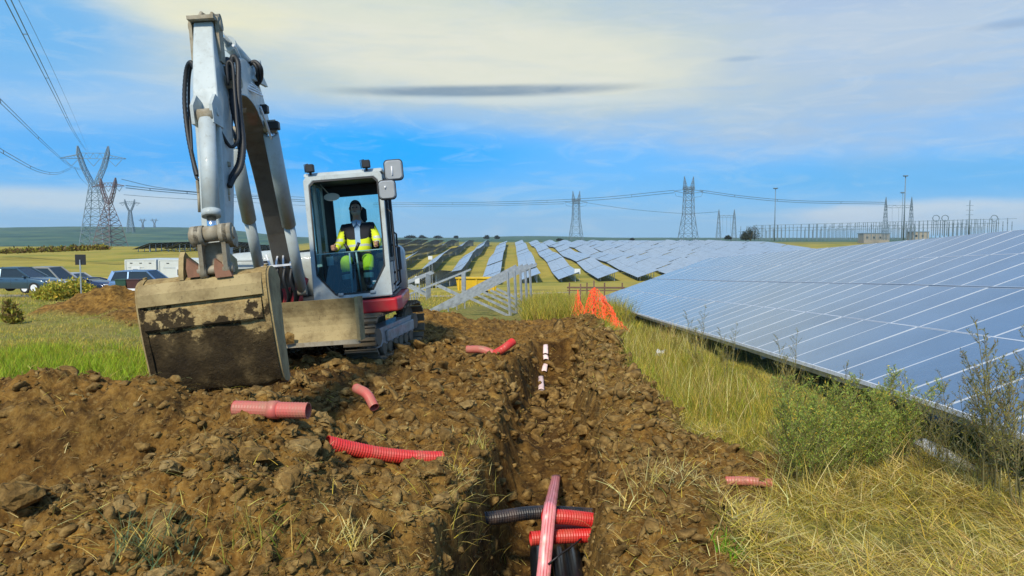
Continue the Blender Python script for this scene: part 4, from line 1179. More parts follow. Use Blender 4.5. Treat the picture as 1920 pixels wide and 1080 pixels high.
M_SKIN = plain('skin', (.52, .29, .20), .5); M_HAIR = plain('grey_hair', (.10, .09, .085), .8)
M_HIVIS = plain('hi_vis_yellow', (.70, .82, .02), .75); M_NAVY = plain('navy_cloth', (.012, .014, .022), .85); M_REFL = plain('reflective_band', (.50, .56, .55), .35)
M_SHIRT = plain('light_blue_shirt', (.28, .45, .66), .8); M_BOOT = plain('boot', (.02, .018, .015), .6)
DRV = tag(empty('person'), 'bearded driver in yellow and navy high-visibility jacket seated in the excavator cab', 'person')
DRV.location = EX0; DRV.rotation_euler = EXM.to_euler()
sx0 = SX
hz_ = 2.14
body = chain_mesh([
    [(sx0, -.10, 1.40, .15, .12), (sx0, -.06, 1.60, .155, .11), (sx0, -.04, 1.80, .17, .11), (sx0, -.05, 1.91, .10, .07), (sx0, -.07, 1.98, .056, .056), (sx0, -.10, 2.05, .066, .075), (sx0, -.115, 2.13, .078, .092), (sx0, -.105, 2.20, .066, .080)],
    [2, (sx0 - .19, -.05, 1.84, .065), (sx0 - .26, -.12, 1.62, .050), (sx0 - .30, -.36, 1.555, .040), (sx0 - .315, -.44, 1.56, .026)],
    [2, (sx0 + .19, -.05, 1.84, .065), (sx0 + .26, -.12, 1.62, .050), (sx0 + .28, -.36, 1.56, .040), (sx0 + .285, -.44, 1.57, .026)],
    [0, (sx0 - .11, -.20, 1.36, .09), (sx0 - .15, -.56, 1.38, .07), (sx0 - .14, -.62, 1.10, .052), (sx0 - .13, -.60, .98, .04)],
    [0, (sx0 + .11, -.20, 1.36, .09), (sx0 + .16, -.56, 1.38, .07), (sx0 + .15, -.62, 1.10, .052), (sx0 + .14, -.60, .98, .04)],
], 0, 2)
body.materials.append(M_SKIN); body.name = 'body'
link_mesh('body', body, DRV)
def part_of(name, chains, mats, pick, root=0, sub=2):
    me = chain_mesh(chains, root, sub)
    for m_ in mats: me.materials.append(m_)
    for p in me.polygons: p.material_index = pick(p.center)
    return link_mesh(name, me, DRV)
def jpick(c):
    if abs(c.x - sx0) < .012 + (c.z - 1.55) * .13 and c.z > 1.58 and c.y < -.09: return 3
    if abs(c.x - sx0) < .20 and c.z > 1.68: return 1
    if c.z > 1.80 and abs(c.x - sx0) < .25: return 1
    if 1.555 < c.z < 1.595 and abs(c.x - sx0) < .22: return 2
    if abs(c.x - sx0) > .22 and (1.66 < c.z < 1.70): return 2
    if abs(c.x - sx0) > .24 and (-.32 < c.y < -.28): return 2
    return 0
JK = part_of('jacket', [
    [(sx0, -.10, 1.37, .205, .17), (sx0, -.08, 1.60, .185, .145), (sx0, -.045, 1.78, .185, .125), (sx0, -.055, 1.90, .12, .09)],
    [2, (sx0 - .20, -.05, 1.845, .082), (sx0 - .275, -.13, 1.62, .068), (sx0 - .305, -.36, 1.56, .052), (sx0 - .308, -.39, 1.56, .048)],
    [2, (sx0 + .20, -.05, 1.845, .082), (sx0 + .275, -.13, 1.62, .068), (sx0 + .285, -.36, 1.565, .052), (sx0 + .287, -.39, 1.57, .048)],
], [M_HIVIS, M_NAVY, M_REFL, M_SHIRT], jpick, 0, 3)
def tpick(c):
    if c.y < -.50 and c.z > 1.24: return 1
    if c.y < -.46 and 1.12 < c.z < 1.18: return 2
    return 0
part_of('trousers', [
    [(sx0, -.10, 1.38, .17, .13)],
    [0, (sx0 - .115, -.22, 1.37, .105), (sx0 - .155, -.57, 1.385, .088), (sx0 - .145, -.64, 1.12, .075), (sx0 - .135, -.62, 1.0, .07)],
    [0, (sx0 + .115, -.22, 1.37, .105), (sx0 + .165, -.57, 1.385, .088), (sx0 + .155, -.64, 1.12, .075), (sx0 + .145, -.62, 1.0, .07)],
], [M_NAVY, M_HIVIS, M_REFL], tpick, 0, 2)
for sg in (-1, 1):
    me = chain_mesh([[(sx0 + sg * .14, -.60, .97, .05), (sx0 + sg * .14, -.66, .945, .045, .035), (sx0 + sg * .15, -.76, .935, .042, .028)]], 0, 2); me.materials.append(M_BOOT); link_mesh('boot', me, DRV)
    # hand closed round the joystick
    hx, hy, hz2 = sx0 + sg * .31 - (.01 if sg < 0 else .02), -.47, 1.575
    ch = [[(hx, hy + .04, hz2, .026, .020), (hx, hy + .005, hz2 + .012, .034, .018), (hx, hy - .025, hz2 + .018, .034, .016)]]
    for f in range(4):
        z_ = hz2 + .032 - .019 * f; l_ = (.95, 1.05, 1.0, .8)[f]
        ch.append([2, (hx + sg * .02, hy - .035, z_, .010), (hx + sg * .012, hy - .052 * l_, z_, .0095), (hx - sg * .018, hy - .058 * l_, z_ - .002, .009), (hx - sg * .034, hy - .036 * l_, z_ - .003, .008)])
    ch.append([1, (hx - sg * .03, hy - .0, hz2 + .03, .011), (hx - sg * .036, hy - .028, hz2 + .045, .010), (hx - sg * .02, hy - .046, hz2 + .05, .009)])
    me = chain_mesh(ch, 1, 1); me.materials.append(M_SKIN); link_mesh('hand', me, DRV)
# face: nose, eyes, mouth, ears, beard, hair
hx, hy, hz2 = sx0, -.112, 2.125
mb = MB(); mb.loft([[(hx - .008, hy - .098, hz2 + .02), (hx + .008, hy - .098, hz2 + .02), (hx, hy - .09, hz2 + .03)], [(hx - .016, hy - .10, hz2 - .02), (hx + .016, hy - .10, hz2 - .02), (hx, hy - .128, hz2 - .018)], [(hx - .014, hy - .09, hz2 - .03), (hx + .014, hy - .09, hz2 - .03), (hx, hy - .10, hz2 - .03)]], True, True); mb.build('nose', M_SKIN, DRV)
for sg in (-1, 1):
    mb = MB(); mb.tube([(hx + sg * .03, hy - .086, hz2 + .012), (hx + sg * .03, hy - .094, hz2 + .012)], [.011, .006], 10); mb.build('eye', M_BLACK, DRV)
    mb = MB(); mb.tube([(hx + sg * .078, hy + .01, hz2 - .03), (hx + sg * .088, hy + .012, hz2), (hx + sg * .08, hy + .008, hz2 + .03)], [.008, .014, .008], 8); mb.build('ear', M_SKIN, DRV)
mb = MB(); mb.tube([(hx - .022, hy - .093, hz2 - .048), (hx, hy - .098, hz2 - .046), (hx + .022, hy - .093, hz2 - .048)], .005, 6); mb.build('mouth', plain('lips', (.16, .06, .05), .6), DRV)
def cap_mesh(name, c, rad, zmin, ymax, mat, zmax=9):
    bm = bmesh.new(); bmesh.ops.create_icosphere(bm, subdivisions=4, radius=1)
    for v in bm.verts: v.co = Vector((c[0] + v.co.x * rad[0], c[1] + v.co.y * rad[1], c[2] + v.co.z * rad[2]))
    bmesh.ops.delete(bm, geom=[v for v in bm.verts if not (zmin(v.co) )], context='VERTS')
    me = bpy.data.meshes.new(name); bm.to_mesh(me); bm.free(); me.materials.append(mat)
    me.polygons.foreach_set('use_smooth', [True] * len(me.polygons)); me.update(); return link_mesh(name, me, DRV)
cap_mesh('hair', (hx, hy + .018, hz2 + .022), (.086, .102, .104), lambda v: v.z > hz2 + .070 or (v.y > hy + .01 and v.z > hz2 - .05), 0, M_HAIR)
cap_mesh('beard', (hx, hy - .008, hz2 - .035), (.076, .092, .078), lambda v: v.z < hz2 - .028 - .25 * abs(v.x - hx) * 0 and v.y < hy - .01, 0, plain('grey_beard', (.38, .34, .31), .9))
mb = MB()
for sg in (-1, 1): mb.prism([(0, 0), (sg * .075, -.02), (sg * .045, -.10), (sg * .005, -.05)], ((1, 0, 0), (0, .2, 1), (0, -1, .2)), 0, .012, (sx0, -.155, 1.955))
mb.build('collar', M_SHIRT, DRV)
# ------------------------------------------------------------------ finding the ground under a place in the picture
def G(u, v, dmin=2.0, dmax=60):
    ds = np.geomspace(dmin, dmax, 500)
    pts = np.array([P(u, v, d)[:] for d in ds])
    hz = Hs(pts[:, 0], pts[:, 1]); below = np.where(pts[:, 2] < hz)[0]
    i = below[0] if len(below) else len(ds) - 1
    p = P(u, v, ds[i]); return Vector((p.x, p.y, float(hz[i])))
# ------------------------------------------------------------------ corrugated conduits
def conduit_mat(name, col, dust=.5):
    m, t, b = new_mat(name)
    pos = t.node('ShaderNodeTexCoord').outputs['Object']
    n = t.noise(pos, 7, 6, .65); nf = t.noise(pos, 60, 4, .6)
    c1 = t.mix(t.ramp(n, [(.42, 0.), (.68, dust)]), col, (.36, .20, .12))
    c1 = t.mix(t.ramp(nf, [(.6, 0.), (.72, .4)]), c1, (.20, .13, .07))
    t.l.new(c1, b.inputs['Base Color']); b.inputs['Roughness'].default_value = .48
    return m
M_CRED = conduit_mat('red_conduit', (.62, .022, .020), .35)
M_CPINK = conduit_mat('dusty_red_conduit', (.58, .12, .10), .75)
M_CBLK = conduit_mat('black_conduit', (.012, .014, .018), .2)
def conduit(path, r, mat, label, group=None, pitch=.017, collar=None, rest=True):
    """corrugated pipe, open at both ends"""
    pts = smooth(path, 10)
    if rest:
        gz_ = near_h(np.array([p.x for p in pts]), np.array([p.y for p in pts]))
        lift = 0 * max(0.0, float(np.percentile(gz_ + r * .8 - np.array([p.z for p in pts]), 88))); pts = [p + Vector((0, 0, lift)) for p in pts]
        # keep the place in the picture: slide towards the camera instead of rising
        pts = [Vector((0, 0, CAMH)) + (p - Vector((0, 0, lift)) - Vector((0, 0, CAMH))) * ((CAMH - p.z) / max(CAMH - p.z + lift, .1)) for p in pts]
    Ltot = sum((pts[i + 1] - pts[i]).length for i in range(len(pts) - 1))
    n = max(12, int(Ltot / pitch) * 2); cum = [0]
    for i in range(len(pts) - 1): cum.append(cum[-1] + (pts[i + 1] - pts[i]).length)
    out = []
    for k in range(n + 1):
        s_ = Ltot * k / n; i = min(np.searchsorted(cum, s_, 'right') - 1, len(pts) - 2)
        out.append(pts[i].lerp(pts[i + 1], (s_ - cum[i]) / max(cum[i + 1] - cum[i], 1e-9)))
    org = out[0].copy(); out = [p - org for p in out]
    t_ = empty('corrugated_pipe', org)
    mb = MB(); mb.tube(out, [r * (1.0 if k % 2 else .93) for k in range(n + 1)], 18, False, False)
    sh = mb.build('pipe_wall', mat, t_)
    mb = MB(); mb.tube(out, [r * .86] * (n + 1), 18, False, True); mb.build('pipe_lining', mat, t_)
    for e in (0, -1):
        d = (out[1] - out[0]).normalized() if e == 0 else (out[-1] - out[-2]).normalized()
        a = d.orthogonal().normalized(); b_ = d.cross(a); mb = MB(); vs = []
        for rr in (r * .86, r): vs += [out[e] + (a * math.cos(k * 6.2832 / 18) + b_ * math.sin(k * 6.2832 / 18)) * rr for k in range(18)]
        mb.add(vs, [(k, (k + 1) % 18, 18 + (k + 1) % 18, 18 + k) for k in range(18)]); mb.build('pipe_rim', mat, t_)
    if collar is not None:
        k = int(collar * n); mb = MB(); mb.tube([out[k - 3], out[k - 3], out[k + 3], out[k + 3]], [r, r * 1.10, r * 1.10, r], 18, False, True); mb.build('coupler', mat, t_)
    tag(t_, label, 'pipe', group)
    return t_
def lying(uvs, r=.05):
    """centre line of a pipe lying where the photograph shows it: a straight run of depths in front of the soil"""
    d = np.array([G(u, v).y for u, v in uvs]); i = np.arange(len(d)); k, c0 = np.polyfit(i, d, 1); line = k * i + c0; line = line - max(0, float((line - d).max())) - .05
    return [P(u, v, D) for (u, v), D in zip(uvs, line)]
def up(p, dz): return p + Vector((0, 0, dz))
g_ = 'offcuts of corrugated conduit lying on the dug soil'
dd_ = min(G(u_, 772).y for u_ in (480, 500, 520, 540, 560, 575)) - .04; pp_ = [P(440, 766, dd_ + .06), P(500, 768, dd_ + .03), P(578, 770, dd_)]; conduit(pp_, .047, M_CPINK, 'pale dusty red pipe with a coupler, sticking out of the spoil heap below the bucket', g_, collar=.55)
conduit(lying([(613, 830), (660, 841), (712, 851), (770, 857), (829, 859)]), .044, M_CRED, 'bright red curved pipe, longest of those lying loose on the soil', g_)
a = G(704, 774); p1 = P(702, 764, a.y); conduit([P(668, 728, a.y + .30), P(688, 739, a.y + .12), p1], .045, M_CPINK, 'short bent dusty pipe standing nose-down in the soil below the dozer blade', g_)
a = G(905, 668); conduit([P(875, 655, a.y + .1), P(905, 656, a.y + .05), P(935, 668, a.y - .15)], .050, M_CPINK, 'soil-coloured bent pipe lying left of the bright red stub beyond the trench', g_)
a = G(938, 668); conduit([P(929, 663, a.y + .1), P(945, 653, a.y + .05), P(961, 641, a.y + .2)], .050, M_CRED, 'bright red stub pointing up right, beside the trench near the steel frames', g_)
a = G(1410, 912); conduit([P(1362, 902, a.y + .05), P(1400, 902, a.y), P(1447, 906, a.y + .0)], .030, M_CPINK, 'half-buried faded pipe in the soil at the edge of the straw', g_)
g2 = 'conduits crossing the trench under the warning tape'
conduit([P(896, 974, 4.72), P(935, 970, 4.76), P(990, 962, 4.84), P(1040, 961, 4.9), P(1120, 966, 4.98)], .046, M_CBLK, 'black ribbed pipe reaching out of the left trench wall', g2, rest=False)
conduit([P(1019, 968, 4.62), P(1065, 970, 4.66), P(1135, 978, 4.74)], .048, M_CRED, 'upper bright red pipe end in the right side of the trench', g2, rest=False)
conduit([P(1030, 989, 4.75), P(1075, 990, 4.8), P(1130, 996, 4.86)], .036, M_CPINK, 'thin dusty red pipe wedged between the two thicker red ones', g2, rest=False)
conduit([P(995, 1010, 4.60), P(1050, 1006, 4.64), P(1135, 1003, 4.70)], .046, M_CRED, 'lowest red pipe lying across the trench', g2, rest=False)
M_DUCT = plain('black_duct', (.010, .012, .016), .28)
for k, (u_, lb) in enumerate(((1012, 'left black cable duct running along the trench floor'), (1052, 'middle black cable duct running along the trench floor'), (1078, 'right black cable duct running along the trench floor'))):
    xo = P(u_, 1050, 4.6).x
    mb = MB(); org = Vector((xo, 3.0, -.50)); mb.tube([(0, 0, -.04), (0, 1.0, 0), (.0, 1.75, .03), (0.02, 2.3, -.10)], .052 if k else .06, 16)
    o = mb.build('cable_duct', M_DUCT); o.location = org; tag(o, lb, 'duct', 'black ducts on the trench floor')
mb = MB(); mb.tube([P(1028, 1058, 4.4), P(1050, 1040, 4.45), P(1078, 1020, 4.55), P(1090, 1010, 4.6)], .006, 6)
tag(mb.build('cable', M_BLACK), 'thin black cable slanting across the ducts in the trench', 'cable')
# warning tape
def tape_mat():
    m, t, b = new_mat('warning_tape')
    uvn = t.node('ShaderNodeTexCoord').outputs['UV']; sp = t.node('ShaderNodeSeparateXYZ', ins={0: uvn})
    u_ = sp.outputs[0]; v_ = sp.outputs[1]
    l1 = t.math('LESS_THAN', t.math('ABSOLUTE', t.math('SUBTRACT', u_, .5)), .045)
    l2 = t.math('LESS_THAN', t.math('ABSOLUTE', t.math('SUBTRACT', t.math('ABSOLUTE', t.math('SUBTRACT', u_, .5)), .22)), .035)
    l = t.math('MAXIMUM', l1, l2)
    pos = t.node('ShaderNodeNewGeometry').outputs['Position']
    c1 = t.mix(t.math('MULTIPLY', l, .75), (.80, .28, .30), (.40, .02, .03))
    c1 = t.mix(t.ramp(t.noise(pos, 30, 5, .6), [(.5, 0.), (.7, .6)]), c1, (.34, .22, .14))
    t.l.new(c1, b.inputs['Base Color']); b.inputs['Roughness'].default_value = .35
    return m
M_TAPE = tape_mat()
M_TAPE2 = plain('faded_tape', (.82, .62, .60), .5)
def tape(path, wd, label, group, side=(1, 0, 0), mat=None):
    pts = smooth(path, 6); sd_ = Vector(side).normalized(); org = pts[0].copy(); V_, F_, UV_ = [], [], []
    for i, p in enumerate(pts):
        w_ = wd[0] + (wd[1] - wd[0]) * i / (len(pts) - 1)
        for j in range(5):
            s_ = j / 4 - .5; V_.append(p - org + sd_ * w_ * s_ + Vector((0, 0, .012 * math.cos(s_ * 3.1) - .006 + .004 * math.sin(i * 1.3 + j)))); UV_.append((j / 4, i / 6))
    for i in range(len(pts) - 1):
        for j in range(4): F_.append((i * 5 + j, i * 5 + j + 1, i * 5 + j + 6, i * 5 + j + 5))
    me = bpy.data.meshes.new('warning_tape'); me.from_pydata([tuple(v) for v in V_], [], F_)
    uvl = me.uv_layers.new(name='UVMap')
    for lp in me.loops: uvl.data[lp.index].uv = UV_[lp.vertex_index]
    me.materials.append(mat or M_TAPE); me.polygons.foreach_set('use_smooth', [True] * len(me.polygons)); me.update()
    o = link_mesh('warning_tape', me); o.location = org
    m_ = o.modifiers.new('t', 'SOLIDIFY'); m_.thickness = .0015
    return tag(o, label, 'tape', group)
gt = 'red and white warning tape laid along the trench'
e_ = G(1043, 903)
tape([P(1016, 1110, 4.30), P(1019, 1075, 4.38), P(1025, 1010, 4.50), P(1031, 950, 4.60), P(1034, 935, 4.85), P(1038, 915, 5.4), up(e_, .03)], (.085, .075), 'long pink striped warning tape draped over the pipes in the trench', gt)
for (u0, v0, u1, v1, lb) in ((1015, 752, 1016, 740, 'warning tape scrap nearest of the row beyond the trench bend'), (1015, 735, 1014, 712, 'pink warning tape scrap second of the row in the far trench'), (1020, 704, 1024, 690, 'warning tape scrap in the middle of the far trench floor'), (1024, 686, 1022, 672, 'small warning tape scrap before the dark trench end'), (1023, 668, 1023, 656, 'farthest warning tape scrap at the dark trench end')):
    a, b = G(u0, v0), G(u1, v1)
    m_ = (a + b) / 2
    tape([up(a, .04), up(m_, .07), up(b, .05)], (.085, .075), lb, gt, mat=M_TAPE2)

# ------------------------------------------------------------------ galvanised mounting frames
def frame_mesh_parts(root, w_=3.1, h_=1.45, t=.045):
    def part(nm, *bars):
        mb = MB()
        for a, b_ in bars:
            mb.bar(a, b_, t, t * 1.3); mb.bar(Vector(a) + Vector((0, -t * .55, 0)), Vector(b_) + Vector((0, -t * .55, 0)), t * .25, t * 1.8)
        mb.build(nm, M_GALV, root)
    part('rail', ((-w_, 0, .15), (.28, 0, h_ + .22)))
    t = .085; part('rear_post', ((0, 0, -.5), (0, 0, h_ + .08))); t = .045
    part('front_post', ((-w_ * .82, 0, -.7), (-w_ * .82, 0, .38)))
    part('strut', ((-w_ * .42, .02, .80), (-.02, .02, .12)))
KID0 = empty('mounting_frame'); frame_mesh_parts(KID0); note_kids(KID0)
p0 = P(957, 600, 23.0)
lbl = ['nearest galvanised mounting frame, its foot in the grass beyond the trench', 'second galvanised mounting frame from the front', 'third galvanised mounting frame, its struts between the others', 'fourth galvanised mounting frame from the front', 'rearmost galvanised mounting frame of the near set']
for i in range(5):
    o = KID0 if i == 0 else copy_tree(KID0)
    o.location = (p0.x + .20 * i, p0.y + 1.35 * i, p0.z - .03 * i); o.rotation_euler = (0, R(-3 + random.uniform(-.5, .5)), R(random.uniform(-2, 2)))
    tag(o, lbl[i], 'steel frame', 'steel frames waiting for panels')
for row, (u_, v_, D_, n_, dx, lb) in enumerate(((872, 578, 33, 4, -.2, 'bare frame in the set left of the yellow skip'), (800, 560, 40, 4, -.2, 'bare frame in the far set close to the cab'))):
    q = P(u_, v_, D_)
    for i in range(n_):
        o = copy_tree(KID0); x_ = q.x + dx * i; y_ = q.y + 2.4 * i
        o.location = (x_, y_, H(x_, y_) + .15); o.scale = (.95, 1, .85); o.rotation_euler = (0, 0, 0)
        tag(o, ORD[i] + ' ' + lb + ', counted from the front', 'steel frame', 'steel frames waiting for panels')

# ------------------------------------------------------------------ yellow skip, boards, small things in the middle distance
M_YEL = paint('yellow_paint', (.72, .46, .01), (.20, .13, .05), .35, .5, 2)
SK = tag(empty('skip'), 'yellow steel skip standing behind the mounting frames', 'skip')
q = P(895, 545, 42); SK.location = (q.x, q.y, H(q.x, q.y))
hq = q.z - SK.location.z
SK.location.z = q.z - .1
mb = MB(); mb.loft([[(-1.05, -.7, .15), (1.05, -.7, .15), (1.05, .7, .15), (-1.05, .7, .15)], [(-1.15, -.8, .85), (1.15, -.8, .85), (1.15, .8, .85), (-1.15, .8, .85)]]); mb.build('skip_body', M_YEL, SK)
mb = MB()
for x_ in (-.98, -.02, .95): mb.box((x_, -.80, .50), (.07, .08, .68))
mb.box((0, -.83, .86), (2.36, .08, .08)); mb.build('rib', M_YEL, SK)
mb = MB(); mb.box((-.4, 0, .05), (.2, 1.4, .1)); mb.box((.5, 0, .05), (.2, 1.4, .1)); mb.build('skid', M_BLACK, SK)
def simple(name, label, cat, D_, u0, v0, u1, v1, mat, depth=.3, legs=True, group=None):
    a, b = P(u0, v0, D_), P(u1, v1, D_); w_, h_ = b.x - a.x, a.z - b.z
    t_ = empty(name, (a.x, a.y, H(a.x, a.y)))
    z0 = b.z - t_.location.z
    mb = MB(); mb.bbox((w_ / 2, 0, z0 + h_ / 2), (w_, depth, h_), .02 * h_); mb.build('cabinet_body', mat, t_)
    if legs:
        mb = MB()
        for x_ in (w_ * .15, w_ * .85): mb.box((x_, depth * .5 + .04, z0 / 2 + h_ * .3), (.06, .06, max(z0, .05) + h_ * .6 + .4))
        mb.build('support', M_GALV, t_)
    mb = MB(); mb.box((w_ / 2, -depth / 2 - .01, z0 + h_ * .5), (w_ * .8, .012, h_ * .8)); mb.build('cover', mat, t_)
    tag(t_, label, cat, group); return t_
M_WBOX = plain('white_enamel', (.62, .64, .64), .5)
simple('inverter_box', 'white box under the front table right of the centre of the solar field', 'box', 156, 1077, 504, 1088, 514, M_WBOX, .5)
simple('inverter_box', 'small white box on the dark solar row nearest the cab', 'box', 110, 803, 480, 811, 487, M_WBOX, .4)
simple('notice_board', 'striped white notice board among the steel frames behind the cab', 'board', 44, 778, 518, 787, 532, M_WBOX, .06)
# stockade of posts with a rail: barrier behind the orange net
BR = tag(empty('barrier'), 'rusty low barrier of steel rails behind the orange net', 'barrier'); q = P(1063, 548, 30); BR.location = (q.x, q.y, H(q.x, q.y))
M_RUSTY = paint('rusty_rail', (.16, .09, .06), (.10, .05, .03), .6, .8, 4)
mb = MB(); zt = P(1063, 539, 30).z - BR.location.z
mb.bar((0, 0, zt), (2.3, -.2, zt), .05, .07); mb.build('rail', M_RUSTY, BR)
mb = MB(); mb.bar((0, .02, zt - .12), (2.3, -.18, zt - .12), .03, .04); mb.build('rail', M_RUSTY, BR)
for k in range(4): mb = MB(); mb.box((.1 + .7 * k, -.06 * k, zt / 2), (.05, .05, zt + .4)); mb.build('post', M_RUSTY, BR)

# ------------------------------------------------------------------ orange safety net
m, t, b = new_mat('orange_net'); b.inputs['Base Color'].default_value = (.95, .10, .015, 1); b.inputs['Roughness'].default_value = .5
M_NET = m
def netting(label, cols, nh, nv, thick=.009, seed=1):
    r_ = np.random.default_rng(seed)
    A = [P(a, b_, d) for (a, b_, c_, e, d) in cols]; Bt = [P(c_, e, d + .15) for (a, b_, c_, e, d) in cols]
    # feet stand on the ground
    A = [Vector((p.x, p.y, H(p.x, p.y) + .02)) for p in A]
    def cr(L_, s_):
        s_ = s_ * (len(L_) - 1); i = min(int(s_), len(L_) - 2); f = s_ - i
        f2 = f * f * (3 - 2 * f); return L_[i].lerp(L_[i + 1], f2)
    grid = []
    for i in range(nh + 1):
        s_ = i / nh; a, b_ = cr(A, s_), cr(Bt, s_); col = []
        for j in range(nv + 1):
            f = j / nv
            p = a.lerp(b_, f) + Vector((0, .07 * math.sin(s_ * 19 + f * 2) + .03 * math.sin(s_ * 43), 0)) * (1 - .4 * f) + Vector((.02 * r_.normal(), 0, .012 * r_.normal()))
            col.append(p)
        grid.append(col)
    org = A[0].copy(); mb = MB()
    for j in range(nv + 1):
        for i in range(nh): mb.bar(grid[i][j] - org, grid[i + 1][j] - org, thick * 1.3, thick * 2.2, (0, 1, 0))
    for i in range(nh + 1):
        for j in range(nv): mb.bar(grid[i][j] - org, grid[i][j + 1] - org, thick * 1.6, thick * 1.3, (0, 1, 0))
    t_ = empty('safety_net', org); o = mb.build('mesh', M_NET, t_)
    return tag(t_, label, 'net', 'crumpled orange safety netting by the table end')
netting('orange netting hanging between two stakes, widest of the crumpled pieces', [(1090, 606, 1108, 544, 17.6), (1112, 606, 1116, 540, 17.4), (1136, 604, 1133, 556, 17.1), (1160, 604, 1150, 582, 16.6)], 44, 12, .006)
netting('narrow peak of orange netting left of the main piece', [(1068, 596, 1076, 575, 19.0), (1080, 600, 1084, 543, 18.8), (1100, 604, 1094, 584, 18.4)], 14, 9, .006, seed=3)
netting('frayed tail of orange netting sinking into the grass', [(1140, 640, 1150, 602, 14.6), (1156, 640, 1156, 598, 14.5), (1172, 642, 1165, 606, 14.4), (1186, 640, 1178, 618, 14.3)], 14, 6, .005, seed=4)
for (u_, v0, D_) in ((1113, 526, 17.9), (1088, 532, 18.9)):
    p = P(u_, v0, D_); mb = MB(); mb.tube([(0, 0, -.3), (.01, 0, p.z - H(p.x, p.y))], .018, 6); o = mb.build('stake', M_RUSTY); o.location = (p.x, p.y, H(p.x, p.y))
    tag(o, 'rusty iron stake holding the wide orange netting' if u_ > 1100 else 'rusty iron stake behind the narrow orange netting', 'stake')
# crumpled white rubbish
def rag(label, u_, v_, s_, seed, D_=None):
    p = G(u_, v_) ; V_, F_ = clod_mesh(seed, 3, None, .5, .7); V_ = V_ * s_ * np.array([1.5, .9, .8])
    o = link_mesh('plastic_scrap', np_mesh('plastic_scrap', V_, F_, plain('scrap', (.70, .70, .66), .5))); o.location = up(p, s_ * .15); o.rotation_euler = (.2, .3, seed)
    return tag(o, label, 'rubbish', None)
rag('crumpled pale plastic scrap in the green grass below the orange net', 1232, 672, .22, 61)
rag('white torn sack in the tall weeds at the right edge', 1775, 872, .26, 62)
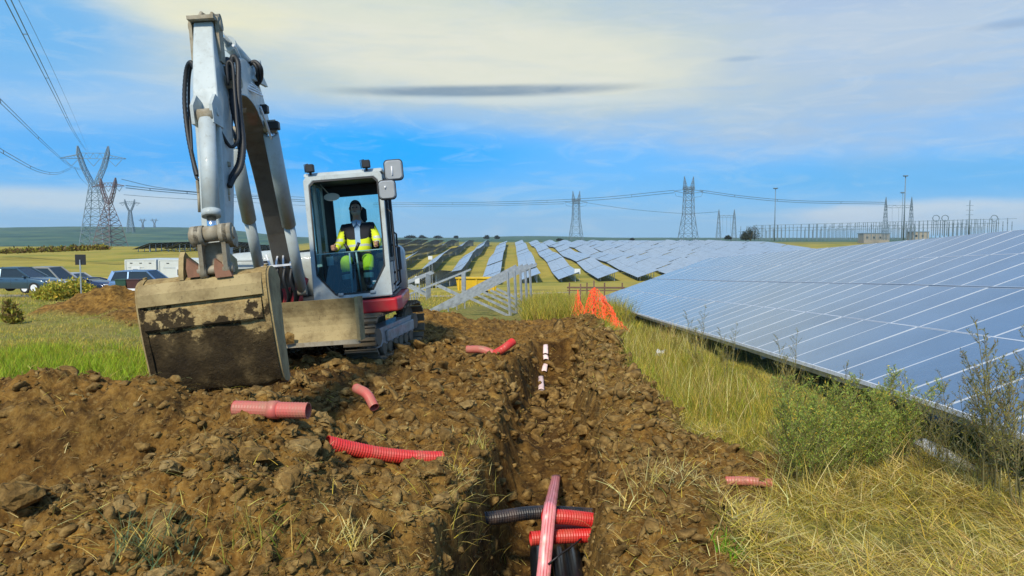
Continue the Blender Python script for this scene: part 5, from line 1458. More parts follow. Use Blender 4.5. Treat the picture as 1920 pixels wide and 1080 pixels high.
# ------------------------------------------------------------------ cars
M_GLASSC = plain('car_glass', (.02, .03, .035), .15, 0, .5)
M_TYRE = plain('tyre', (.015, .015, .015), .8)
def carpaint(name, col, met=.35):
    m, t, b = new_mat(name); b.inputs['Base Color'].default_value = (*col, 1); b.inputs['Metallic'].default_value = met; b.inputs['Roughness'].default_value = .3; b.inputs['Coat Weight'].default_value = .8; b.inputs['Coat Roughness'].default_value = .06
    return m
def car(label, x, y, z, rot, paintm, kind='hatch', L_=4.3, W_=1.78, Ht=1.5):
    t_ = empty('parked_car', (x, y, z), (0, 0, rot))
    # +X is the nose. side outline of the lower body, front to back
    h = Ht
    if kind == 'suv': roof = [(-2.05, .98), (-1.85, h - .05), (-1.2, h), (.25, h), (1.0, .98)]
    elif kind == 'sedan': roof = [(-1.7, .93), (-1.0, h - .04), (-.5, h), (.2, h - .02), (1.05, .90)]
    else: roof = [(-1.95, .95), (-1.55, h - .06), (-.9, h), (.15, h - .01), (1.05, .92)]
    low = [(-2.12, .35), (-2.15, .70), (-2.05, .93), (-1.5, .95), (0, .94), (1.0, .93), (1.75, .80), (2.05, .66), (2.14, .45), (2.08, .26), (-2.05, .26)]
    s_ = L_ / 4.3
    def sect(y_, ins, zc): return [(px_ * s_ * (1 - ins * .03), y_, pz - (pz - .5) * zc) for px_, pz in low]
    mb = MB(); hw = W_ / 2
    mb.loft([sect(-hw + .00, 1.6, .18), sect(-hw + .03, .6, .05), sect(-hw + .12, 0, 0), sect(hw - .12, 0, 0), sect(hw - .03, .6, .05), sect(hw, 1.6, .18)], True, True)
    mb.build('body', paintm, t_)
    # cabin: glass block with painted roof and pillars
    mb = MB(); g = [(px_ * s_, pz) for px_, pz in roof]
    def gs(y_, k): return [(px_, y_, pz) for px_, pz in g]
    rings = []
    for px_, pz in g:
        tz = (pz - .93) / (h - .93); rings.append([(px_, -hw + .06 + .20 * tz, pz - .02), (px_, hw - .06 - .20 * tz, pz - .02)])
    vs = [p for r in rings for p in r]; n = len(rings)
    mb.add(vs, [(2 * i, 2 * i + 1, 2 * i + 3, 2 * i + 2) for i in range(n - 1)] + [tuple(2 * i for i in range(n)), tuple(2 * i + 1 for i in reversed(range(n)))])
    mb.build('windows', M_GLASSC, t_)
    mb = MB()
    top = [(px_, pz) for px_, pz in g[1:-1]]
    rr = []
    for k, (px_, pz) in enumerate(top):
        rr.append([(px_, -hw + .24, pz - .03), (px_, -hw + .32, pz + .02), (px_, hw - .32, pz + .02), (px_, hw - .24, pz - .03)])
    mb.loft(rr, True, True)
    for sd_ in (-1, 1):
        yb, yt = sd_ * (hw - .055), sd_ * (hw - .25)
        mb.bar((g[0][0], yb, g[0][1]), (g[1][0], yt, g[1][1]), .22, .05, (0, 1, 0)); mb.bar((g[-1][0], yb, g[-1][1]), (g[-2][0], yt, g[-2][1]), .08, .06)
        for q_ in range(1, n - 2): mb.bar((g[q_][0], yt + sd_ * .012, g[q_][1] - .03), (g[q_ + 1][0], yt + sd_ * .012, g[q_ + 1][1] - .03), .06, .09)
        xm = (g[1][0] + g[-2][0]) / 2 - .05; mb.bar((xm, yb, .95), (xm - .05, yt, h - .03), .08, .04)
        mb.bar((g[0][0], yb, .95), (g[-1][0], yb, .94), .03, .04)
    mb.build('roof', paintm, t_)
    for sd_ in (-1, 1):
        for px_ in (-1.32 * s_, 1.34 * s_):
            mb = MB(); mb.tube([(px_, sd_ * (hw - .21), .32), (px_, sd_ * (hw + .012), .32)], .32, 22); w_ = mb.build('wheel', M_TYRE, t_)
            mb = MB(); mb.tube([(px_, sd_ * (hw - .02), .32), (px_, sd_ * (hw + .02), .32)], .205, 18)
            mb.build('rim', M_ALU, w_)
        mb = MB(); mb.bbox((1.93 * s_, sd_ * (hw - .30), .66), (.28, .36, .13), .04); mb.build('headlight', plain('lamp_glass', (.7, .72, .75), .15), t_)
        mb = MB(); mb.bbox((-2.06 * s_, sd_ * (hw - .25), .78), (.16, .28, .18), .03); mb.build('tail_light', M_RED, t_)
        mb = MB(); mb.bbox((.80, sd_ * (hw + .06), .98), (.12, .18, .12), .03); mb.build('wing_mirror', paintm, t_)
        mb = MB(); mb.box((.30, sd_ * (hw + .004), .80), (.16, .015, .025)); mb.box((-.62, sd_ * (hw + .004), .80), (.16, .015, .025)); mb.build('door_handle', M_BLACK, t_)
        mb = MB()
        for px_ in (.95, -.05, -1.0): mb.box((px_ * s_, sd_ * (hw - .012), .62), (.012, .03, .5))
        mb.build('door_gap', M_BLACK, t_)
    mb = MB(); mb.box((2.10 * s_, 0, .42), (.10, 1.1, .16)); mb.build('grille', M_BLACK, t_)
    return tag(t_, label, 'car', 'cars parked by the field track')
def put_car(label, u_front, v_ground, D_, rot, pm, kind, L_=4.3, Ht=1.5, W_=1.78):
    q = P(u_front, v_ground, D_)
    return car(label, q.x - L_ / 2 * math.cos(rot), q.y - L_ / 2 * math.sin(rot), q.z, rot, pm, kind, L_, W_, Ht)
put_car('dark blue hatchback, leftmost parked car', 108, 548, 45, R(-3), carpaint('paint_dark_blue', (.045, .09, .13)), 'hatch', 4.4, 1.5)
put_car('beige silver car parked behind the dark blue one', 158, 549, 49.5, R(-6), carpaint('paint_beige', (.36, .34, .29)), 'hatch', 4.4, 1.72)
put_car('low white car half hidden by the grass, third from the left', 196, 551, 53, R(-8), carpaint('paint_silver', (.50, .52, .54)), 'sedan', 4.4, 1.48)
put_car('dark navy car with only its nose showing above the dirt heap', 216, 552, 50, R(-18), carpaint('paint_navy', (.02, .03, .07)), 'sedan', 4.3, 1.1)
put_car('yellow car behind the navy nose', 221, 545, 60, R(-8), carpaint('paint_yellow', (.75, .50, .01), 0), 'hatch', 3.6, 1.0)
put_car('light blue estate car in front of the white site cabins', 340, 553, 49, R(-4), carpaint('paint_light_blue', (.14, .25, .42)), 'suv', 4.5, 1.62)
# ------------------------------------------------------------------ site cabins, waste bins, sign
M_CAB = paint('cabin_white', (.55, .58, .56), (.3, .3, .26), .25, .6, 1.2)
def cabin(label, u0, u1, v_top, D_, win):
    a, b_ = P(u0, v_top, D_), P(u1, v_top, D_); w_ = b_.x - a.x; zb = a.z - 2.6
    t_ = empty('site_cabin', (a.x, a.y, zb))
    mb = MB(); mb.bbox((w_ / 2, 3.0, 1.32), (w_ - .06, 6.0, 2.5), .03); mb.build('wall', M_CAB, t_)
    mb = MB(); mb.box((w_ / 2, 3.0, 2.56), (w_, 6.06, .10)); mb.build('roof', M_CAB, t_)
    for x_ in (.05, w_ - .05): mb = MB(); mb.box((x_, -.02, 1.3), (.10, .10, 2.45)); mb.build('corner_post', M_CAB, t_)
    if win is not None:
        mb = MB(); mb.box((win, -.02, 1.55), (.75, .05, .85)); o = mb.build('window_frame', M_WBOX, t_)
        mb = MB(); mb.box((win - .02, -.05, 1.52), (.42, .02, .5)); mb.build('pane', M_GLASSC, o)
    mb = MB()
    for k in range(3): mb.box((w_ * (.2 + .3 * k), -.015, 2.3), (.22, .03, .06))
    mb.build('vent', M_BLACK, t_)
    mb = MB(); mb.box((w_ * .35, -.01, 1.9), (w_ * .5, .02, .03)); mb.build('trim', M_GALV, t_)
    return tag(t_, label, 'cabin', 'white site cabins behind the car')
cabin('left white site cabin with a small white board', 234, 293, 487, 66, .95)
cabin('right white site cabin with a small dark window', 297, 384, 487, 64, 1.85)
M_GREEN = plain('green_plastic', (.015, .06, .035), .6); M_BRN = plain('brown_plastic', (.06, .02, .015), .6)
for (u0, u1, mt, lb) in ((222, 242, M_GREEN, 'dark green waste bin left of the brown one'), (243, 266, M_BRN, 'dark brown waste bin beside the digger bucket')):
    a, b_ = P(u0, 525, 44), P(u1, 525, 44); w_ = b_.x - a.x; g0 = P(u0, 548, 44).z
    t_ = empty('waste_bin', (a.x, a.y, g0)); h_ = a.z - g0
    mb = MB(); mb.loft([[(.05, -.35, .06), (w_ - .05, -.35, .06), (w_ - .05, .35, .06), (.05, .35, .06)], [(0, -.4, h_), (w_, -.4, h_), (w_, .4, h_), (0, .4, h_)]]); mb.build('bin_body', mt, t_)
    mb = MB(); mb.box((w_ / 2, 0, h_ + .03), (w_ + .06, .86, .05)); mb.build('lid', mt, t_)
    for x_ in (.1, w_ - .1): mb = MB(); mb.cyl((x_ - .03, -.3, .06), (x_ + .03, -.3, .06), .07, 10); mb.build('wheel', M_TYRE, t_)
    tag(t_, lb, 'bin', 'waste bins by the track')
mb = MB(); a, b_ = P(218, 543, 43), P(266, 543, 43); mb.bar(a, b_, .12, .12); tag(mb.build('wheel_stop', M_ALU), 'long pale rail lying in front of the waste bins', 'rail')
SG = tag(empty('road_sign'), 'square sign on a leaning post seen from its black back, beside the bush', 'sign'); q = G(152, 540, 20, 60); q = P(151, 545, 36)
SG.location = q; a = P(148, 487, 36) - q
mb = MB(); mb.bar((.03, 0, -.3), (a.x + .05, 0, a.z), .05, .05); mb.build('pole', M_GALV, SG)
mb = MB(); mb.bbox((a.x + .05, .04, a.z + .0), (.52, .03, .50), .01); mb.build('plate', M_BLACK, SG)
# track strip
def strip(name, pts, wd, mat, kind='structure', dz=.03):
    V_, F_ = [], []
    pts = smooth([Vector((p[0], p[1], 0)) for p in pts], 12)
    for i, p in enumerate(pts):
        t_ = (pts[min(i + 1, len(pts) - 1)] - pts[max(i - 1, 0)]).normalized(); n_ = Vector((-t_.y, t_.x, 0))
        for s_ in (-.5, -.17, .17, .5): c_ = p + n_ * wd * s_; V_.append((c_.x, c_.y, H(c_.x, c_.y) + dz))
    for i in range(len(pts) - 1):
        for j in range(3): F_.append((i * 4 + j, i * 4 + j + 1, i * 4 + j + 5, i * 4 + j + 4))
    me = np_mesh(name, np.array(V_), np.array(F_), mat, True); return tag(link_mesh(name, me), kind=kind)
m, t, b = new_mat('gravel'); pos = t.node('ShaderNodeNewGeometry').outputs['Position']
t.l.new(t.ramp(t.noise(pos, 3, 8, .7), [(.3, (.26, .22, .15)), (.7, (.48, .42, .31))]), b.inputs['Base Color']); b.inputs['Roughness'].default_value = .95
strip('gravel_track', [(-40, 47), (-30, 46), (-24, 44.5), (-18, 43), (-12, 44), (-4, 52), (0, 58), (4, 70)], 4.5, m)
strip('field_track', [(2.5, 40), (9, 48), (14, 62), (22, 80), (30, 100)], 2.2, m)
# ------------------------------------------------------------------ lattice towers and lines
M_LAT = plain('lattice_steel', (.15, .21, .25), .6, .2); M_LAT2 = plain('lattice_brown', (.16, .12, .12), .6, .2)
M_WIRE = plain('conductor', (.10, .17, .23), .5)
def lattice_body(mb, levels, t):
    """levels: (z, half width x, half width y, centre x)"""
    for (z0, a0, b0, c0), (z1, a1, b1, c1) in zip(levels[:-1], levels[1:]):
        q0 = [Vector((c0 + sx * a0, sy * b0, z0)) for sx, sy in ((-1, -1), (1, -1), (1, 1), (-1, 1))]; q1 = [Vector((c1 + sx * a1, sy * b1, z1)) for sx, sy in ((-1, -1), (1, -1), (1, 1), (-1, 1))]
        for k in range(4):
            j = (k + 1) % 4
            mb.bar(q0[k], q1[k], t); mb.bar(q0[k], q1[j], t * .55); mb.bar(q0[j], q1[k], t * .55); mb.bar(q1[k], q1[j], t * .6)
def split(levels, n):
    out = []
    for a, b_ in zip(levels[:-1], levels[1:]):
        for i in range(n): f = i / n; out.append(tuple(x * (1 - f) + y * f for x, y in zip(a, b_)))
    out.append(levels[-1]); return out
def tower_at(u_, v_, D_): q = P(u_, v_, D_); return (q.x, q.y, q.z)
def y_pylon(label, u_, v_base, v_top, D_, mat, t=.3, rot=0, base=.13):
    hgt = (v_base - v_top) * D_ / FPX
    t_ = empty('lattice_pylon', tower_at(u_, v_base, D_), (0, 0, rot))
    z = lambda f: f * hgt
    mb = MB(); lattice_body(mb, split([(z(-.03), base * hgt, base * hgt, 0), (z(.30), base * .65 * hgt, base * .65 * hgt, 0), (z(.62), .035 * hgt, .035 * hgt, 0)], 4), t); mb.build('tower_body', mat, t_)
    for sg in (-1, 1):
        mb = MB(); lattice_body(mb, split([(z(.62), .018 * hgt, .03 * hgt, sg * .02 * hgt), (z(.80), .02 * hgt, .02 * hgt, sg * .10 * hgt), (z(.92), .016 * hgt, .02 * hgt, sg * .135 * hgt), (z(1.0), .004 * hgt, .004 * hgt, sg * .145 * hgt)], 3), t * .8); mb.build('window_leg', mat, t_)
        mb = MB()
        for f in range(6):
            x0, x1 = .13 + .18 * f / 6, .13 + .18 * (f + 1) / 6
            h0, h1 = .915 - .035 * f / 6, .915 - .035 * (f + 1) / 6
            for y_ in (-1, 1):
                mb.bar((sg * x0 * hgt, y_ * .02 * hgt * (1 - f / 6), z(h0)), (sg * x1 * hgt, y_ * .02 * hgt * (1 - (f + 1) / 6), z(h1)), t * .8); mb.bar((sg * x0 * hgt, 0, z(.875)), (sg * x1 * hgt, 0, z(.875)), t * .8)
            mb.bar((sg * x0 * hgt, 0, z(.875)), (sg * x1 * hgt, 0, z(h1)), t * .5)
        mb.build('crossarm', mat, t_)
        mb = MB()
        for xa, xb in ((.145, .21), (.27, .21)): mb.bar((sg * xa * hgt, 0, z(.865)), (sg * .21 * hgt, 0, z(.80)), t * .7)
        mb.build('insulator', M_LAT, t_)
    mb = MB(); lattice_body(mb, [(0, 1, 1, 0), (0, 1, 1, 0)][:1] + [], t) if False else None
    for k in range(8):
        xa, xb = -.13 + .26 * k / 8, -.13 + .26 * (k + 1) / 8
        for zz_ in (.875, .93): mb.bar((xa * hgt, 0, z(zz_)), (xb * hgt, 0, z(zz_)), t * .8)
        mb.bar((xa * hgt, 0, z(.875 if k % 2 else .93)), (xb * hgt, 0, z(.93 if k % 2 else .875)), t * .5)
    mb.build('bridge', mat, t_)
    mb = MB()
    for xa in (-.06, .06): mb.bar((xa * hgt, 0, z(.87)), (0, 0, z(.80)), t * .7)
    mb.build('insulator', M_LAT, t_)
    return tag(t_, label, 'pylon', 'lattice pylons on the skyline')
def h_pylon(label, u_, v_base, v_top, D_, mat, t=.28, arm=.22):
    hgt = (v_base - v_top) * D_ / FPX; z = lambda f: f * hgt
    t_ = empty('lattice_pylon', tower_at(u_, v_base, D_), (0, 0, R(12)))
    mb = MB(); lattice_body(mb, split([(z(-.02), .13 * hgt, .11 * hgt, 0), (z(.42), .075 * hgt, .06 * hgt, 0), (z(.74), .065 * hgt, .045 * hgt, 0), (z(.84), .065 * hgt, .045 * hgt, 0)], 3), t); mb.build('tower_body', mat, t_)
    for sg in (-1, 1):
        mb = MB(); lattice_body(mb, split([(z(.80), .03 * hgt, .03 * hgt, sg * .055 * hgt), (z(1.0), .002 * hgt, .002 * hgt, sg * .075 * hgt)], 3), t * .6); mb.build('peak', mat, t_)
        mb = MB(); mb.bar((sg * .05 * hgt, 0, z(.80)), (sg * arm * hgt, 0, z(.775)), t); mb.bar((sg * .05 * hgt, 0, z(.74)), (sg * arm * hgt, 0, z(.775)), t); mb.build('crossarm', mat, t_)
        mb = MB(); mb.tube([(sg * arm * hgt, 0, z(.775)), (sg * (arm - .03) * hgt, 0, z(.70)), (sg * .09 * hgt, 0, z(.68))], .09, 4); mb.build('jumper_wire', mat, t_)
    mb = MB()
    for zz_ in (.74, .80): mb.bar((-.07 * hgt, 0, z(zz_)), (.07 * hgt, 0, z(zz_)), t * 1.5)
    mb.build('bridge', mat, t_)
    return tag(t_, label, 'pylon', 'lattice pylons on the skyline')
y_pylon('tallest pylon at the left with wide arms and hanging V insulators', 181, 462, 276, 400, M_LAT, .30, R(6), .12)
y_pylon('brownish pylon standing close before the tallest one', 207, 461, 335, 330, M_LAT2, .25, R(-20), .17)
y_pylon('small pale pylon right of the tall pair', 245, 434, 374, 900, M_LAT, .5, R(8), .10)
y_pylon('faint distant pylon right of the small pale one', 268, 434, 410, 1800, M_LAT, .6, 0, .10)
y_pylon('faintest pylon of the line, nearest the digger arm', 290, 435, 410, 2000, M_LAT, .6, 0, .10)
h_pylon('smaller twin-peaked pylon left of the two in the middle distance', 1080, 449, 359, 500, M_LAT, .28, .24)
h_pylon('larger twin-peaked pylon above the solar rows', 1290, 453, 332, 400, M_LAT, .26, .24)
def wire(label, pts, r=.10, group='conductors of the power lines', n=3, off=(0, 0, .5)):
    mb = MB(); org = Vector(pts[0])
    for k in range(n):
        o_ = Vector(off) * (k - (n - 1) / 2)
        mb.tube([Vector(p) - org + o_ for p in smooth(pts, 8)], r, 4, False)
    if n > 1:
        q = smooth(pts, 8)
        for i in range(6, len(q), 7): mb.bar(Vector(q[i]) - org - Vector(off) * (n - 1) / 2, Vector(q[i]) - org + Vector(off) * (n - 1) / 2, r * 1.6)
    o = mb.build('power_line', M_WIRE); o.location = org
    return tag(o, label, 'power line', group)
wire('lowest bundle of conductors sagging from the left edge to the tall pylon', [P(-30, 262, 130), P(20, 293, 165), P(75, 321, 240), P(108, 325, 330), P(134, 315, 400)], .075, n=2, off=(0, 0, .7))
wire('middle bundle of conductors coming down from the left edge', [P(-40, 150, 90), P(20, 208, 120), P(95, 280, 210), P(135, 313, 330), P(160, 318, 400)], .065, n=2, off=(0, 0, .6))
wire('upper bundle of conductors falling steeply towards the tall pylon', [P(5, -20, 60), P(60, 90, 85), P(105, 180, 130), P(140, 250, 230), P(161, 282, 398)], .05, n=2, off=(.5, 0, 0))
wire('thin earth wire beside the upper bundle', [P(25, -20, 60), P(75, 80, 85), P(115, 165, 130), P(148, 240, 230), P(168, 290, 398)], .025, n=1)
wire('thin wire running on from the tall pylon to the ones behind', [P(140, 314, 400), P(152, 335, 500), P(170, 352, 700)], .12, n=1)
wire('upper wires leading right from the brownish pylon behind the digger', [P(228, 336, 330), P(300, 352, 360), P(400, 362, 400), P(620, 372, 450)], .12, n=1)
wire('heavier wires leading right from the brownish pylon behind the digger', [P(236, 350, 330), P(300, 357, 360), P(400, 365, 400), P(620, 380, 450)], .16, n=2, off=(0, 0, 1.0))
wire('lower wire leading right from the brownish pylon', [P(232, 365, 330), P(330, 372, 380), P(620, 388, 450)], .09, n=1)
wire('wires between the cab and the larger twin-peaked pylon', [P(700, 382, 600), P(900, 381, 520), P(1100, 374, 440), P(1264, 359, 400)], .14, n=2, off=(0, 0, 1.3))
wire('wires from the larger twin-peaked pylon to the substation', [P(1312, 358, 400), P(1400, 370, 410), P(1500, 378, 420), P(1660, 381, 430)], .14, n=2, off=(0, 0, 1.0))
wire('lower wires between the smaller twin-peaked pylon and the gantry', [P(1100, 380, 500), P(1180, 392, 490), P(1280, 400, 470), P(1350, 397, 450)], .12, n=1)
wire('faint wires left of the smaller twin-peaked pylon', [P(700, 388, 700), P(900, 386, 600), P(1058, 382, 500)], .12, n=1)
# gantries, masts, busbars
def gantry(label, u0, u1, v_b, v_t, D_, mat=M_LAT, t=.2):
    a, b_ = P(u0, v_b, D_), P(u1, v_b, D_); h_ = (v_b - v_t) * D_ / FPX; w_ = b_.x - a.x
    t_ = empty('substation_gantry', a)
    for x_ in (0, w_):
        mb = MB(); lattice_body(mb, split([(-1, 1.4, 1.4, x_), (h_ * .8, .45, .45, x_), (h_, .05, .05, x_)], 5), t * .8); mb.build('leg', mat, t_)
    mb = MB()
    for zz_ in (.74, .80): mb.bar((0, 0, h_ * zz_), (w_, 0, h_ * zz_), t)
    for k in range(6): mb.bar((w_ * k / 6, 0, h_ * (.74 if k % 2 else .8)), (w_ * (k + 1) / 6, 0, h_ * (.8 if k % 2 else .74)), t * .5)
    mb.build('beam', mat, t_)
    for k in range(3): mb = MB(); x_ = w_ * (.25 + .25 * k); mb.bar((x_, 0, h_ * .74), (x_ + .3, 0, h_ * .2), .08); mb.build('dropper', mat, t_)
    return tag(t_, label, 'gantry', 'gantries of the substation')
gantry('small gantry left of the dark tree', 1347, 1376, 449, 393, 450)
gantry('large gantry at the right part of the substation', 1659, 1707, 447, 370, 430)
def mast(label, u_, v_b, v_t, D_, head=True, t=.35):
    q = P(u_, v_b, D_); h_ = (v_b - v_t) * D_ / FPX; t_ = empty('light_mast', q)
    mb = MB(); mb.tube([(0, 0, -1), (0, 0, h_)], [t, t * .55], 8); mb.build('pole', M_LAT, t_)
    mb = MB()
    if head: mb.tube([(0, 0, h_ - .3), (0, 0, h_ + .3)], [1.2, 1.5], 10)
    else:
        for k in range(3): mb.bar((-2.0, 0, h_ * (.62 + .12 * k)), (2.0, 0, h_ * (.62 + .12 * k)), .18)
    mb.build('lamp_ring' if head else 'crossarm', M_LAT, t_)
    return tag(t_, label, 'mast', 'masts around the substation')
mast('floodlight mast left of the substation', 1452, 449, 354, 450)
mast('tallest floodlight mast inside the large gantry', 1694, 447, 331, 430, True, .42)
mast('short mast just left of the tallest one', 1690, 447, 362, 445, True, .25)
mast('pole with short crossarms right of the substation', 1816, 447, 376, 420, False, .45)
q0, q1 = P(1412, 450, 430), P(1905, 447, 400)
SB = tag(empty('substation_busbars', q0), 'long rows of substation posts and busbars on the skyline', 'substation')
span = q1 - q0; mb = MB()
post_me = MB(); post_me.box((0, 0, 4.6), (.22, .22, 10.4)); post_me.box((0, 0, 7.4), (.45, .3, .5)); post_me = post_me.mesh('post', M_LAT)
for r2 in range(3):
    for k in range(62):
        o = link_mesh('post', post_me, SB); f = (k + .3 * r2) / 62
        o.location = span * f + Vector((0, 14 * r2, 0)); hgt = (27 + 9 * f) * 430 / FPX / 9.8; o.scale = (1, 1, hgt * (1 - .14 * r2) * random.uniform(.8, 1.0) if k % 2 else hgt)
for r2, fr in ((0, 1.0), (1, .8), (2, .62)):
    mb = MB(); mb.bar(Vector((0, 14 * r2, 27 * 430 / FPX * fr)), span + Vector((0, 14 * r2, 36 * 410 / FPX * fr)), .2); mb.build('busbar', M_LAT, SB)
M_CREAM = plain('cream_wall', (.30, .28, .23), .8)
for (u0, u1, v_t, lb) in ((1620, 1668, 438, 'long pale equipment house behind the posts'), (1712, 1742, 435, 'pale equipment house right of the large gantry')):
    a, b_ = P(u0, v_t, 455), P(u1, v_t, 455); w_ = b_.x - a.x; t_ = empty('equipment_house', (a.x, a.y, a.z - 6))
    mb = MB(); mb.box((w_ / 2, 4, 3), (w_, 8, 6)); mb.build('wall', M_CREAM, t_)
    mb = MB(); mb.box((w_ / 2, 4, 6.15), (w_ + .6, 8.6, .3)); mb.build('roof', M_LAT, t_)
    for k in range(max(2, int(w_ / 4))): mb = MB(); mb.box((2 + 4 * k, -.03, 3.6), (1.2, .06, 1.2)); mb.build('window', M_GLASSC, t_)
    tag(t_, lb, 'building', 'equipment houses of the substation')
for (u_, lb) in ((1754, 'left ring-topped insulator stand beyond the panels'), (1771, 'right ring-topped insulator stand beyond the panels'), (1863, 'single insulator stand at the far right skyline')):
    q = P(u_, 440, 420); t_ = empty('insulator_stand', q); mb = MB()
    for x_ in (-1.2, 1.2): mb.box((x_, 0, 3.5), (.3, .3, 8))
    mb.build('post', M_LAT, t_)
    mb = MB(); mb.tube([(1.9 * math.cos(a * .5236), 0, 9.2 + 1.7 * math.sin(a * .5236)) for a in range(13)], .22, 5, False); mb.build('ring', M_LAT, t_); tag(t_, lb, 'insulator', 'insulator stands on the skyline')
# ------------------------------------------------------------------ grass, straw and weeds
def blade_mat(name, trans=.35):
    m, t, b = new_mat(name)
    cattr = t.node('ShaderNodeAttribute', attribute_name='Col').outputs['Color']
    t.l.new(cattr, b.inputs['Base Color']); b.inputs['Roughness'].default_value = .65; b.inputs['Specular IOR Level'].default_value = .25
    tl = t.node('ShaderNodeBsdfTranslucent', ins={0: cattr})
    mx = t.node('ShaderNodeMixShader', ins={0: trans}); t.l.new(b.outputs[0], mx.inputs[1]); t.l.new(tl.outputs[0], mx.inputs[2])
    t.l.new(mx.outputs[0], m.node_tree.nodes['Material Output'].inputs[0])
    return m
M_BLADE = blade_mat('grass_blade')
def blades(name, x, y, h, w, lean, col, seed, segs=3, z=None, curve=.5, base_dir=None, lv=1.1):
    """ribbons rising from the ground; lean 0 = upright, 1+ = lying"""
    r_ = np.random.default_rng(seed); n = len(x)
    h = np.broadcast_to(h, n).astype(float) * (.55 + .9 * r_.random(n)); w = np.broadcast_to(w, n) * (.6 + .8 * r_.random(n))
    w = np.maximum(w, y * .00042)
    z0 = Hs(x, y) - .01 if z is None else z
    a = r_.random(n) * 2 * np.pi if base_dir is None else base_dir + r_.normal(size=n) * .7
    lean = np.broadcast_to(lean, n) * (.85 - lv / 2 + lv * r_.random(n)) + .05
    dx, dy = np.cos(a), np.sin(a); b = r_.random(n) * np.pi; wx, wy = np.cos(b), np.sin(b)
    t = np.linspace(0, 1, segs + 1)
    V = np.zeros((n, segs + 1, 2, 3))
    for i, ti in enumerate(t):
        ang = lean * (1 - curve + curve * 2 * ti)
        if i == 0: px = np.zeros(n); pz = np.zeros(n)
        else:
            am = lean * (1 - curve + curve * 2 * (ti - .5 / segs)); am = np.minimum(am, 1.75)
            px = px + np.sin(am) * h / segs; pz = pz + np.cos(am) * h / segs
        ww = w * (1 - ti ** 1.6) * .5 + w * .04
        for s_, sg in ((0, -1), (1, 1)):
            V[:, i, s_, 0] = x + dx * px + sg * wx * ww; V[:, i, s_, 1] = y + dy * px + sg * wy * ww; V[:, i, s_, 2] = np.maximum(z0 + pz, z0 + .006)
    k = (segs + 1) * 2
    base = (np.arange(n) * k)[:, None, None]
    f = np.array([[2 * i, 2 * i + 1, 2 * i + 3, 2 * i + 2] for i in range(segs)])[None]
    F_ = (base + f).reshape(-1, 4)
    C_ = np.repeat(np.clip(col, 0, 1), k, axis=0)
    me = np_mesh(name, V.reshape(-1, 3), F_, M_BLADE, False, cols=C_)
    return me
def palette(n, cols, wts, seed, jit=.18):
    r_ = np.random.default_rng(seed); c_ = np.array(cols)[r_.choice(len(cols), n, p=np.array(wts) / sum(wts))]
    return c_ * (1 + jit * r_.normal(size=(n, 1))) * (1 + .06 * r_.normal(size=(n, 3)))
STRAW, GOLD, OLIVE, GREEN, LIME, BROWN, PALE = (.64, .49, .13), (.60, .46, .06), (.32, .29, .04), (.17, .24, .025), (.34, .46, .02), (.25, .16, .055), (.78, .66, .28)
def sample(n, x0, x1, y0, y1, dens, seed, bias=1.0):
    r_ = np.random.default_rng(seed); X_, Y_ = [], []; tot = 0
    while tot < n:
        m = n * 2
        y = y0 * (y1 / y0) ** (r_.random(m) ** bias); lo = x0(y) if callable(x0) else x0; hi = x1(y) if callable(x1) else x1
        x = lo + (hi - lo) * r_.random(m); k = r_.random(m) < dens(x, y); X_.append(x[k]); Y_.append(y[k]); tot += k.sum()
    return np.concatenate(X_)[:n], np.concatenate(Y_)[:n]
def stuff(name, me): return tag(link_mesh(name, me), kind='stuff')
R_ = lambda y: xr_edge(y)
# lying straw, lower right
dn = lambda x, y: (1 - soil_mask(x, y)) * np.clip(.55 + 1.3 * fbm(x, y, 1.4, 3), .12, 1)
x, y = sample(40000, lambda y: R_(y) - .15, lambda y: y * .75 + .3, 2.2, 6.0, dn, 21)
c_ = palette(len(x), [STRAW, GOLD, PALE, OLIVE, BROWN], [5, 3, 3, 1.3, 1.6], 22)
stuff('straw', blades('straw', x, y, .17, .0042, 1.60, c_, 23, 4, Hs(x, y) + .06 * np.random.default_rng(1).random(len(x)), .22, base_dir=2.9 + 5 * fbm(x, y, 2.2, 3) + 1.2 * np.random.default_rng(4).normal(size=len(x)), lv=.5))
# standing dry grass of the bank
def bank_h(x, y):
    return bank_h0(x, y) * np.where(x > 2.45, .36, 1.0)
def bank_h0(x, y):
    t = np.clip((x - R_(y)) / np.maximum(3.1 - R_(y), .4), 0, 1)
    return .07 + .17 * t * sst(3.6, 6.5, y) + .05 * fbm(x, y, 1.5, 2)
dn2 = lambda x, y: (1 - soil_mask(x, y)) * np.clip(.5 + 1.1 * fbm(x, y, 1.1, 3), .1, 1) * np.where(x > 3.0, .12, 1) * sst(3.4, 4.6, y)
x, y = sample(44000, lambda y: R_(y) - .1, lambda y: np.minimum(y * .72 + .2, 3.7), 3.4, 17, dn2, 31, .9)
tn = np.clip(.5 + fbm(x, y, .7, 3) * 1.3, 0, 1)
ca = palette(len(x), [STRAW, GOLD, OLIVE, GREEN, BROWN], [3.2, 5, 2.6, 1.0, .8], 32); cb = palette(len(x), [GREEN, OLIVE, GOLD, LIME], [1.8, 3.5, 3.6, .4], 33)
gmix = .8 * sst(.5, .8, tn + .5 * gau(x, y, 1.6, 10.5, .9, 4) + .35 * gau(x, y, 2.3, 4.9, .8, .6))[:, None]
stuff('dry_grass', blades('dry_grass', x, y, bank_h(x, y), .0042, .75, ca * (1 - gmix) + cb * gmix, 34, 3))
x, y = sample(2600, lambda y: R_(y) + .1, lambda y: np.minimum(y * .72 + .2, 3.0), 4.3, 14, lambda x, y: np.clip(.3 + 1.6 * fbm(x, y, .9, 3), .03, 1), 36)
